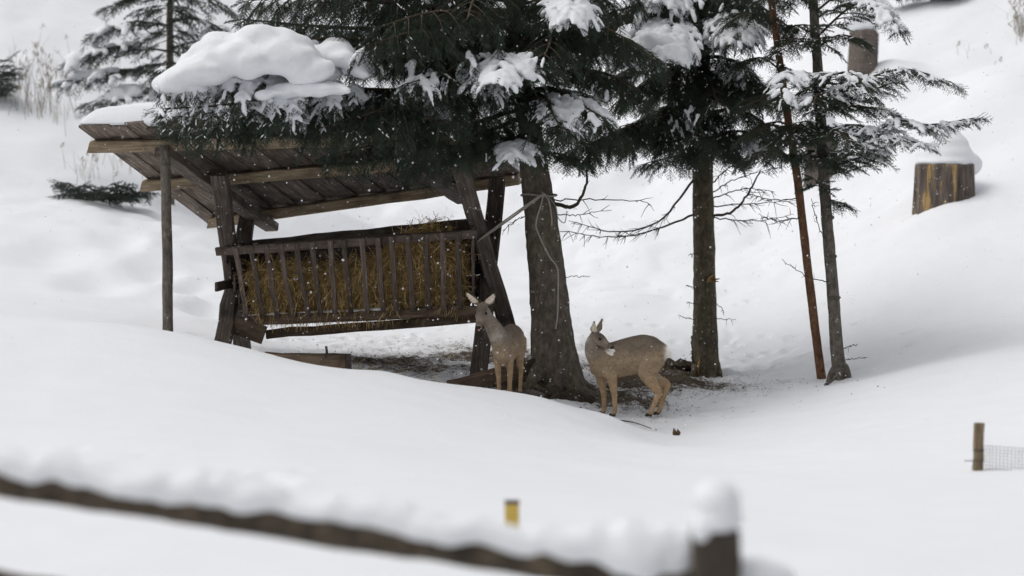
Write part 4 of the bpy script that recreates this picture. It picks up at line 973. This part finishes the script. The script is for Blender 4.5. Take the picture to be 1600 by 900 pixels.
grass(130, 255, 28.5, 12, 16, .5, 'dry stalks above the low evergreen bush', 3)
grass(190, 150, 29.5, 40, 30, .6, 'dry stalks under the young spruce behind the roof', 4)
grass(1592, 55, 31, 7, 40, .6, 'dark dry tuft at the edge of the upper slope', 5)
grass(1525, 75, 30.5, 30, 5, .35, 'few lone blades above the broad stump', 6)

# ------------------------------------------------------------------ rope, boards, leaf
M_ROPE = mat_plain('rope_fibre', (.36, .33, .29), .9, .2, 90)
tl = (355-250)/(545-250); leg_pt = lerp(RFT, RBB, .34)+side*.035+V(-.03, -.09, 0)
rp = thing('rope', P(850, 307, dA-.22), 'pale rope tied from the rack leg to the leaning spruce, ends hanging down', 'rope')
def rope_strand(name, pts, r=.008, n=30):
    v, f = loft(catmull(pts, n), np.full(n, r), sides=7); part(name, v, f, M_ROPE, rp)
tk = P(848, 304, dA-.24)
rope_strand('taut_strand', [leg_pt, lerp(leg_pt, tk, .5)+V(0, 0, -.012), tk], .010)
rope_strand('taut_strand', [leg_pt+V(.02, -.02, .02), lerp(leg_pt, tk, .5)+V(0, -.02, .012), tk+V(0, -.01, .012)], .008)
rope_strand('hanging_end', [tk, P(846, 318, 17.58), P(838, 345, 17.58), P(840, 362, 17.58), P(858, 400, 17.54), P(871, 420, 17.52), P(872, 460, 17.50), P(871, 495, 17.46), P(868, 514, 17.44)], .008, 50)
rope_strand('hanging_end', [tk+V(.02, 0, 0), P(858, 315, 17.58), P(862, 340, 17.58), P(862, 352, 17.58)], .008)
rope_strand('loose_end', [tk+V(.04, 0, 0), P(868, 322, 17.60), P(872, 340, 17.62), P(882, 348, 17.62), P(886, 330, 17.65)], .005)
kn = [ellipsoid(tk+V(rng.normal(0, .015), -.005, rng.normal(0, .012)), (.022, .018, .014), rng.normal(0, 1, 3)) for k in range(5)]
part('knot', *merge(kn), M_ROPE, rp)
ang = np.linspace(0, 2*np.pi, 30); tc = P(842, 305, dA); ring = np.stack([tc[0]+.185*np.cos(ang), tc[1]+.185*np.sin(ang), np.full(30, tc[2])+.01*np.sin(ang*2)], 1); v, f = loft(ring, np.full(30, .009), sides=6, caps=False); part('loop', v, f, M_ROPE, rp)
bd = beam('board', P(700, 607, 17.25), P(842, 574, 17.75)+V(0, 0, .02), .035, .16, M_TROUGH, None, seed=4); tag(bd, 'long brown board leaning against the root of the leaning spruce', 'board')
def fallen_log(p0, p1, r, label, seed, mat):
    q = catmull([p0, lerp(np.asarray(p0), p1, .5)+V(0, 0, .02), p1], 16); v, f = loft(q, np.linspace(r, r*.7, 16), sides=12); v = v+.012*fbm(v, 10, 3, seed)[:, None]
    tag(part('log', v, f, mat), label, 'log')
def on(px, d, up):
    p = P(px, 600, d); p[2] = gz(p[0], p[1])+up; return p
fallen_log(on(818, 17.45, .05), on(852, 17.25, .07), .055, 'short mossy log on the ground at the foot of the leaning spruce', 1, M_BARK_B)
fallen_log(on(806, 17.1, .04), on(850, 16.95, .05), .03, 'pale thin stick of wood lying before the roots of the leaning spruce', 2, M_BARK_D)
def soil_mound(c, rx, ry, h, n, label, seed):
    r = np.random.default_rng(seed); ps = []
    for k in range(n):
        a, q = r.uniform(0, 6.28), math.sqrt(r.random()); x, y = c[0]+rx*q*math.cos(a), c[1]+ry*q*math.sin(a); s = r.uniform(.03, .09)
        ps.append(ellipsoid((x, y, gz(x, y)+h*(1-q*q)*r.random()), (s, s, s*.7), base=ICO1))
    v, f, nn_ = remeshed(*merge(ps), .014, 2); v = v+nn_*(.018*fbm(v, 16, 3, seed))[:, None]
    tag(part('soil_mound', v, f, mat_bark('soil', (.028, .021, .016), (.062, .047, .034), (.13, .10, .065), 1.6, .2)), label, 'soil', kind='stuff')
soil_mound((bA[0]-.05, bA[1]-.45), .38, .33, .10, 90, 'dark crumbly soil heaped round the foot of the leaning spruce', 1)
soil_mound((bB[0]-.30, bB[1]+.1), .26, .2, .12, 40, 'dark earth and roots left of the straight spruce', 2)
lf = P(1057, 679, 15.9); lf[2] = gz(lf[0], lf[1])
T = []
for (x, z, w, hgt) in ((-.02, 0, .022, .075), (.015, .005, .02, .06), (.0, .0, .028, .04)):
    b_ = lf+V(x, 0, z-.01); T += [loft(np.array([b_, b_+V(.004, -.01, hgt*.5), b_+V(-.006, .004, hgt)]), [w*.6, w, .003], [.004, .006, .002], sides=6, ref=(1, 0, 0))]
tag(part('dead_leaf', *merge(T), mat_plain('dead_leaf', (.09, .055, .028), .8, .4, 60)), 'small curled brown leaf standing in the snow of the hollow', 'leaf')
def stick(p0, p1, r, label):
    q = catmull([p0, lerp(np.asarray(p0), p1, .5)+V(0, 0, .015), p1], 10); v, f = loft(q, np.linspace(r, r*.4, 10), sides=6); tag(part('stick', v, f, M_TWIG), label, 'stick', 'fallen sticks on the trodden floor')
for k, (x0, d0, x1, d1) in enumerate([(965,16.5,1018,16.2),(1060,19.2,1080,19.6),(675,18.5,685,18.2),(1035,19.8,1050,20.3),(1062,18.6,1095,19.4)]):
    stick(on(x0, d0, .02), on(x1, d1, .03), .008, ['forked dark stick before the hooves of the deer that looks back', 'fallen stick beside the straight spruce', 'thin upright stick before the hay rack', 'fallen stick near the earth left of the straight spruce', 'fallen stick between the deer that looks back and the straight spruce'][k])

# ------------------------------------------------------------------ near fence, stake, wire
fence = thing('wooden_fence', V(P(1120, 900, 5.0)[0], P(1120, 900, 5.0)[1], gz(P(1120, 900, 5.0)[0], 5.0)), 'old wooden fence with snowy rail and squared post', 'fence')
pt_ = P(1119, 826, 5.0); beam('post', V(pt_[0], pt_[1], fence.location.z-.2), pt_, .133, .12, M_FENCE, fence, up=(0, 1, 0), jit=.004, seed=9)
RL = [P(-420, 690, 5.5), P(0, 751, 5.3), P(400, 809, 5.2), P(800, 870, 5.12), P(1090, 910, 5.10)]
def rail(pts, name, r):
    q = catmull(pts, 60); v, f = loft(q, np.full(60, r), sides=14, ref=(0, 0, 1)); v = v+(.008*fbm(v, 8, 3, 3)+.004*fbm(v, 30, 2, 4))[:, None]*nrm_rows(v-np.repeat(q, 14, 0)); part(name, v, f, M_BARK_FENCE, fence); return q
M_BARK_FENCE = mat_bark('rail_bark', (.035, .028, .02), (.085, .068, .05), (.17, .135, .09), .8)
rq = rail(RL, 'rail', .052)
DZ = V(0, 0, -.33)
rq2 = rail([p+DZ for p in RL], 'rail', .05)
ps = []
for i in range(0, 58):
    for k in range(3):
        c = lerp(rq[i], rq[i+1], k/3); w = .062*(1+.25*vnoise(V(i*.35+k*.1, 3, 1)[None], 4)[0]); hgt = .055*(1+.35*vnoise(V(i*.22, 8, 1)[None], 6)[0])+(.03 if i > 48 else 0)
        ps.append(ellipsoid(c+V(0, -.002, .038+.016*vnoise(V(i*1.3+k*.4, 5, 2)[None], 9)[0]+hgt*.35), (.05, w, hgt), rq[i+1]-rq[i], ICO2))
v, f, n_ = remeshed(*merge(ps), .012, 14); v = v+n_*(.012*fbm(v, 9, 3, 3))[:, None]
tag(part('rail_snow', v, f, M_SNOW), 'ridge of snow lying along the top of the fence rail', 'snow', kind='stuff')
ps = [ellipsoid(pt_+V(0, 0, .03), (.078, .074, .05), base=ICO3), ellipsoid(pt_+V(.0, 0, .08), (.072, .07, .065), base=ICO3), ellipsoid(pt_+V(-.05, -.045, .0), (.03, .03, .035)), ellipsoid(pt_+V(.10, .09, -.17), (.15, .08, .07), base=ICO3)]
v, f, n_ = remeshed(*merge(ps), .008, 8); tag(part('post_snow', v, f, M_SNOW), 'rounded snow cap on top of the fence post', 'snow', kind='stuff')
yp = P(800, 782, 7.5); g = gz(yp[0], yp[1])
ys = thing('marker_stake', V(yp[0], yp[1], g), 'small stake with a yellow band sticking out of the snow', 'stake')
wy = .063
beam('yellow_band', V(yp[0], yp[1], g-.2), yp-V(0, 0, .012), wy, wy*.5, mat_plain('yellow_paint', (.62, .44, .10), .5, .06), ys, up=(0, 1, 0), jit=.0005, seg=3)
beam('cap', yp-V(0, 0, .013), yp, wy*1.04, wy*.56, mat_plain('grey_cap', (.12, .10, .10), .6), ys, up=(0, 1, 0), jit=.0003, seg=1)
wp = P(1530, 661, 11.3); wp2 = P(1527, 735, 11.3); gw = gz(wp2[0], wp2[1])
wf = thing('wire_mesh_fence', V(wp2[0], wp2[1], gw), 'wire mesh on a small wooden post, half buried in snow', 'fence')
beam('post', V(wp2[0], wp2[1], gw-.2), wp, .060, .05, M_POST, wf, up=(0, 1, 0), jit=.002, seed=3)
M_WIRE = mat_plain('dark_wire', (.05, .05, .055), .5)
for y in (703, 719):
    c = P(1529, y, 11.3); a = np.linspace(0, 2*np.pi, 16); q = np.stack([c[0]+.035*np.cos(a), c[1]+.031*np.sin(a), np.full(16, c[2])], 1); v, f = loft(q, np.full(16, .0035), sides=5, caps=False); part('wire_loop', v, f, M_WIRE, wf)
w0, w1 = P(1537, 697, 11.25), P(1700, 705, 11.1); W = []
nc = int(np.linalg.norm(w1-w0)/.021)
for k in range(nc+1):
    t = k/nc; a = lerp(w0, w1, t)+V(0, .02*math.sin(t*14), 0); W.append(loft(np.array([a, a-V(.002, 0, .11), a-V(0, 0, .26)]), np.full(3, .0013), sides=4, caps=False))
for k in range(12):
    W.append(loft(np.array([lerp(w0, w1, t)+V(0, .02*math.sin(t*14), -.021*k+.002*math.sin(t*50+k)) for t in np.linspace(0, 1, 24)]), np.full(24, .0013), sides=4, caps=False))
part('wire_mesh', *merge(W), M_WIRE, wf)
c = P(1520, 720, 11.28); v, f = loft(np.array([c, c+V(-.03, 0, 0), c+V(-.055, 0, .001)]), np.full(3, .003), sides=5); part('wire_end', v, f, M_WIRE, wf)

# ------------------------------------------------------------------ roe deer
M_EYE = mat_plain('dark_eye', (.010, .008, .006), .12, .1); M_NOSE = mat_plain('nose_skin', (.012, .011, .011), .35, .2, 80); M_TONGUE = mat_plain('tongue', (.50, .22, .22), .5, .1); M_HOOF = mat_plain('hoof_horn', (.03, .025, .02), .5, .2)
BODY = [(-.415,0,.61,.045,.05),(-.385,0,.615,.085,.105),(-.31,0,.612,.115,.165),(-.19,0,.612,.125,.194),(-.05,0,.590,.13,.183),(.08,0,.558,.132,.175),(.19,0,.540,.118,.172),(.275,0,.525,.10,.145),(.335,0,.52,.06,.09)]
def deer(name, label, loc, fw, scale, neck, poll, hf, hup, front, hind, earout, head=1.0, tongue=False, seed=1, earface=(1, 0), body=None):
    """front/hind: leg paths for left (+y) and right (-y)"""
    ch = []
    def chain(rows, ref, n=24, sides=16):
        rows = np.array(rows, float); q = catmull(rows[:, :3], n); k = np.linspace(0, len(rows)-1, n); ra = np.interp(k, range(len(rows)), rows[:, 3]); rb = np.interp(k, range(len(rows)), rows[:, 4]); ch.append(loft(q, ra, rb, sides=sides, ref=ref))
    chain(body or BODY, (0, 1, 0), 40, 24); chain(neck, (0, 1, 0), 24, 18)
    f = nrm(hf); u = nrm(np.asarray(hup, float)-np.dot(hup, f)*f); s = np.cross(u, f); poll = np.asarray(poll, float); hd = head
    H = lambda a, b, c: poll+hd*(a*f+b*s+c*u)
    hr = [(-.035,0,-.02,.03,.035),(.0,0,-.008,.047,.052),(.05,0,-.012,.055,.058),(.085,0,-.02,.05,.054),(.125,0,-.03,.035,.042),(.16,0,-.036,.028,.033),(.19,0,-.038,.024,.027),(.205,0,-.038,.014,.016)]
    chain([(*H(a, b, c), ra*hd, rb*hd) for a, b, c, ra, rb in hr], s, 24, 18)
    for sg in (1, -1):
        base, mid, tip = H(.0, .036*sg, .03), H(-.012, (.05+.45*earout)*sg, .085), H(-.025, (.05+earout)*sg, .155); q = catmull([base, lerp(base, mid, .5), mid, tip], 12)
        wid = np.interp(np.linspace(0, 1, 12), [0, .2, .45, .7, 1], [.020, .034, .042, .032, .006])*hd; nrm_axis = nrm(np.cross(tip-base, f*earface[0]+s*sg*earface[1])); ch.append(loft(q-f*0, wid, np.full(12, .0095), sides=10, ref=nrm_axis))
    for rows in front+hind: chain(rows, (0, 1, 0), 26, 12)
    tail = [(-.40,0,.66,.03,.02),(-.435,0,.63,.028,.018),(-.44,0,.59,.012,.01)]; chain(tail, (0, 1, 0), 8, 8)
    v, fc, nn_ = remeshed(*merge(ch), .0065, 5, .5)
    # coat colours
    x, y, z = v.T; n0 = fbm(v, 9, 3, seed)
    c = np.tile(V(.225, .160, .098), (len(v), 1))
    def paint(w, rgb):
        w = np.clip(w, 0, 1)[:, None]; c[:] = c*(1-w)+np.array(rgb)*w
    bodyz = np.interp(x, [-.4, .3], [.60, .53])
    paint(sstep(-.02, .15, z-bodyz+.05*n0)*.9, (.118, .094, .070))
    paint(sstep(-.05, -.17, z-bodyz+.04*n0)*.5, (.30, .205, .115))
    paint((1-sstep(.28, .44, z))*(1-sstep(.30, .36, np.abs(x))*0)*.9, (.27, .175, .088))
    paint((1-sstep(.02, .045, z)), (.03, .025, .02))
    paint(np.exp(-((x+.30)/.08)**2-((z-.40)/.05)**2-(y/.12)**2*0)*(np.abs(y) < .09)*.6, (.45, .38, .28))
    nk = np.array(neck)[:, :3]
    # neck greyish, white throat patches
    dn = np.min(np.linalg.norm(v[:, None]-catmull(nk[1:], 8)[None], axis=2), axis=1); paint(np.clip((.14-dn)/.06, 0, 1)*sstep(.52, .66, z)*.65, (.185, .152, .115))
    tp_ = catmull(nk, 12); ax = nrm(tp_[-1]-tp_[0])
    front_n = nn_@nrm(V(1, 0, -.25)) if not tongue else nn_@nrm(V(1, -.2, 0))
    for (k, rr, amt) in ((4, .05, .6), (10, .045, .55)):
        pc = tp_[k]; fr = nrm(np.array([1., 0, -.1])); pc = pc+fr*.06
        paint(np.exp(-(np.linalg.norm((v-pc), axis=1)/rr)**2)*amt*1.1, (.52, .48, .43))
    # white rump
    paint(np.exp(-((x+.43)/.035)**2)*sstep(.46, .52, z)*(1-sstep(.68, .72, z)), (.72, .68, .62))
    # head
    hv = v-poll; a = hv@f/hd; b = hv@s/hd; h = hv@u/hd; ta = np.clip(a, -.03, .205); ishead = (np.hypot(b, h+.008+.16*np.clip(ta, 0, .2)) < .068) & (a > -.04) & (a < .23)
    paint(ishead*(a > -.02)*(h < .06)*.8, (.19, .15, .112))
    paint(ishead*np.exp(-((a-.06)/.06)**2-((h-.03)/.03)**2)*.9, (.075, .058, .048))
    paint(ishead*sstep(.178, .188, a)*(h < -.05)*1.0, (.75, .72, .68)); paint(ishead*sstep(.13, .17, a)*(h < -.062)*.7, (.62, .58, .52))
    paint(ishead*np.exp(-((a-.172)/.014)**2)*(h > -.05)*.7, (.05, .045, .04))
    for sg in (1, -1):
        paint(np.exp(-(np.linalg.norm(v-H(.075, .047*sg, .006), axis=1)/(.021*hd))**2)*.95, (.04, .033, .028))
        e0, e1 = H(0, .036*sg, .03), H(-.025, (.05+earout)*sg, .155); t = np.clip(((v-e0)@(e1-e0))/((e1-e0)@(e1-e0)), 0, 1); de = np.linalg.norm(v-(e0+t[:, None]*(e1-e0)), axis=1)
        isear = (de < .05*hd)*(t > .16)*(h > .045); fr = nn_@nrm(f*earface[0]+s*sg*earface[1])
        paint(isear*.9, (.16, .125, .095)); paint(isear*(fr > .15)*(t < .93)*.95, (.48, .40, .31)); paint(isear*(t > .88)*.8, (.05, .042, .036)); paint(isear*(de > .026*hd)*.6, (.07, .055, .045))
    c *= 1.5
    c *= (1+.20*fbm(v, 22, 3, seed+5)+.16*fbm(v*V(.6, 1, 1), 60, 2, seed+6))[:, None]; c[:] = c*.85+.15*c.mean(1)[:, None]
    fw = nrm(V(fw[0], fw[1], 0)); R = np.stack([fw, V(-fw[1], fw[0], 0), EZ], 1)*scale; W_ = lambda q: np.asarray(q)@R.T+loc
    root = thing(name, loc, label, 'deer')
    o = part('body', W_(v), fc, M_FUR, root); ca = o.data.color_attributes.new('col', 'FLOAT_COLOR', 'POINT'); c4 = np.ones((len(v), 4), np.float32); c4[:, :3] = c; ca.data.foreach_set('color', c4.ravel())
    r = np.random.default_rng(seed); k = r.choice(len(v), 17000); k = k[(z[k] > .05) & ~((np.linalg.norm(v[k]-H(.19, 0, -.03), axis=1) < .04))]
    flow = np.where((z[k] < .4)[:, None] & True, V(0, 0, -1)[None], V(-.9, 0, -.45)[None]); flow = flow+r.normal(0, .18, (len(k), 3)); hdm = (np.linalg.norm(v[k]-poll, axis=1) < .16); flow[hdm] = -f+r.normal(0, .15, (hdm.sum(), 3))
    dv = nrm_rows(nn_[k]*.38+flow*.8); ln = (r.uniform(.010, .024, len(k))*np.where(hdm, .45, 1)*np.where(z[k] < .38, .5, 1))[:, None]; sv_ = nrm_rows(np.cross(dv, nn_[k]+.01))*.0014
    base = v[k]-nn_[k]*.001; tr = np.stack([base-sv_, base+sv_, base+dv*ln], 1); tr = tr@R.T
    fo = bpy.data.objects.new('fur', tri_mesh('fur', tr, c[k]*r.uniform(.7, 1.3, (len(k), 1)))); col.objects.link(fo); fo.data.materials.append(M_FUR); fo.parent = root; tag(fo, kind='stuff')
    for sg in (1, -1): part('eye', *(lambda q: (W_(q[0]), q[1]))(ellipsoid(H(.074, .046*sg, .006), (.014*hd, .009*hd, .011*hd), f)), M_EYE, root)
    nv, nf = merge([ellipsoid(H(.200, .009, -.030), (.014*hd, .015*hd, .014*hd), f), ellipsoid(H(.200, -.009, -.030), (.014*hd, .015*hd, .014*hd), f), ellipsoid(H(.198, 0, -.026), (.012*hd, .020*hd, .009*hd), f)]); nv, nf, _ = remeshed(nv, nf, .003, 2)
    part('nose', W_(nv), nf, M_NOSE, root)
    if tongue:
        tv, tf = loft(np.array([H(.185, 0, -.052), H(.205, .003, -.052), H(.212, .005, -.058), H(.207, .006, -.068)]), [.009, .011, .010, .004], [.005, .005, .005, .003], sides=8, ref=s); part('tongue', W_(tv), tf, M_TONGUE, root)
    for rows in front+hind:
        p = np.array(rows[-1][:3]); hv_ = [ellipsoid(p+V(.012, .009*q, .012), (.027, .009, .016), (1, 0, -.25)) for q in (1, -1)]; hv2, hf2 = merge(hv_); part('hoof', W_(hv2), hf2, M_HOOF, root)
    # snow grains on the back are part of the falling snow
    return root
FL = lambda x, y, k=0, dx=0: [(.17,y*.9,.56,.06,.095),(.15,y,.46,.052,.085),(x+.02,y,.385,.038,.055),(x,y*.95,.25,.027,.033),(x-.005,y*.92,.22,.025,.031),(x-.01,y*.9,.09,.019,.022),(x-.008,y*.9,.055,.021,.025),(x+.01,y*.9,.012,.019,.023)]
HL = lambda y, hx, hz, fx_: [(-.27,y*.8,.60,.07,.13),(-.235,y,.50,.065,.115),(-.215,y*1.05,.43,.045,.08),(lerp(-.215,hx,.55),y*.95,lerp(.41,hz,.55),.036,.054),(hx,y*.9,hz,.026,.040),(lerp(hx,fx_,.18),y*.88,hz*.82,.023,.032),(lerp(hx,fx_,.75),y*.85,.085,.019,.024),(lerp(hx,fx_,.85),y*.85,.052,.022,.026),(fx_+.015,y*.85,.012,.017,.021)]
# deer by the trunk looks back over its shoulder
xr = P(975, 650, 16.9)
lr = V(xr[0], xr[1], gz(xr[0], xr[1])-.005)
deer('roe_deer', 'roe deer standing side on with its head turned back over its shoulder', lr, (-1, .06), 1.0,
     [(.17,0,.53,.10,.14),(.25,.0,.575,.085,.115),(.30,.01,.63,.072,.088),(.315,.025,.69,.060,.068),(.310,.045,.745,.052,.056),(.29,.06,.785,.045,.048)],
     (.285,.065,.795), (-.19,.075,-.085), (.15,0,.95), [FL(.10, .075), FL(.205, -.075)], [HL(.08, -.335, .245, -.255), HL(-.08, -.42, .31, -.335)], .045, 1.03, False, 3, (.25, 1))
xl = P(793, 637, 16.75)
ll = V(xl[0], xl[1], gz(xl[0], xl[1])-.005)
a_ = math.radians(13)
deer('roe_deer', 'roe deer facing forwards with ears up and tongue out beside the rack', ll, (-math.sin(a_), -math.cos(a_)), .95,
     [(.17,0,.54,.11,.15),(.25,-.01,.60,.10,.13),(.31,-.04,.69,.086,.100),(.345,-.085,.78,.072,.078),(.365,-.13,.86,.062,.066),(.37,-.155,.92,.054,.056)],
     (.38,-.165,.955), (.68,-.04,-.66), (.7,0,.7), [FL(.13, .06), FL(.16, -.06)], [HL(.075, -.33, .26, -.30), HL(-.07, -.36, .27, -.32)], .075, 1.2, True, 4, (1, 0), [(a, b, c-.035*(a < 0), d*.95, e-.02*(a < 0)) for a, b, c, d, e in BODY])

# ------------------------------------------------------------------ snow falling through the air
n = 11000
c = np.stack([rng.uniform(-7, 7, n), rng.uniform(12.5, 23, n), rng.uniform(0, 5.2, n)], 1)
gh = ground_h(c[:, 0], c[:, 1]); c = c[c[:, 2] > gh+.05]; n = len(c)
oc = np.array([(1,0,0),(0,1,0),(-1,0,0),(0,-1,0),(0,0,1),(0,0,-1)], float); of = np.array([(0,1,4),(1,2,4),(2,3,4),(3,0,4),(1,0,5),(2,1,5),(3,2,5),(0,3,5)])
sz = rng.choice([.0028, .004, .0055, .0075], n, p=[.4, .35, .19, .06])*rng.uniform(.8, 1.2, n)
vv = oc[None]*sz[:, None, None]*rng.uniform(.7, 1.3, (n, 1, 3))+c[:, None]
fl = bpy.data.objects.new('falling_snow', tri_mesh('falling_snow', vv[:, of].reshape(-1, 3, 3))); col.objects.link(fl); fl.data.materials.append(M_SNOW)
tag(fl, 'snowflakes falling through the air over the whole clearing', 'snow', kind='stuff')
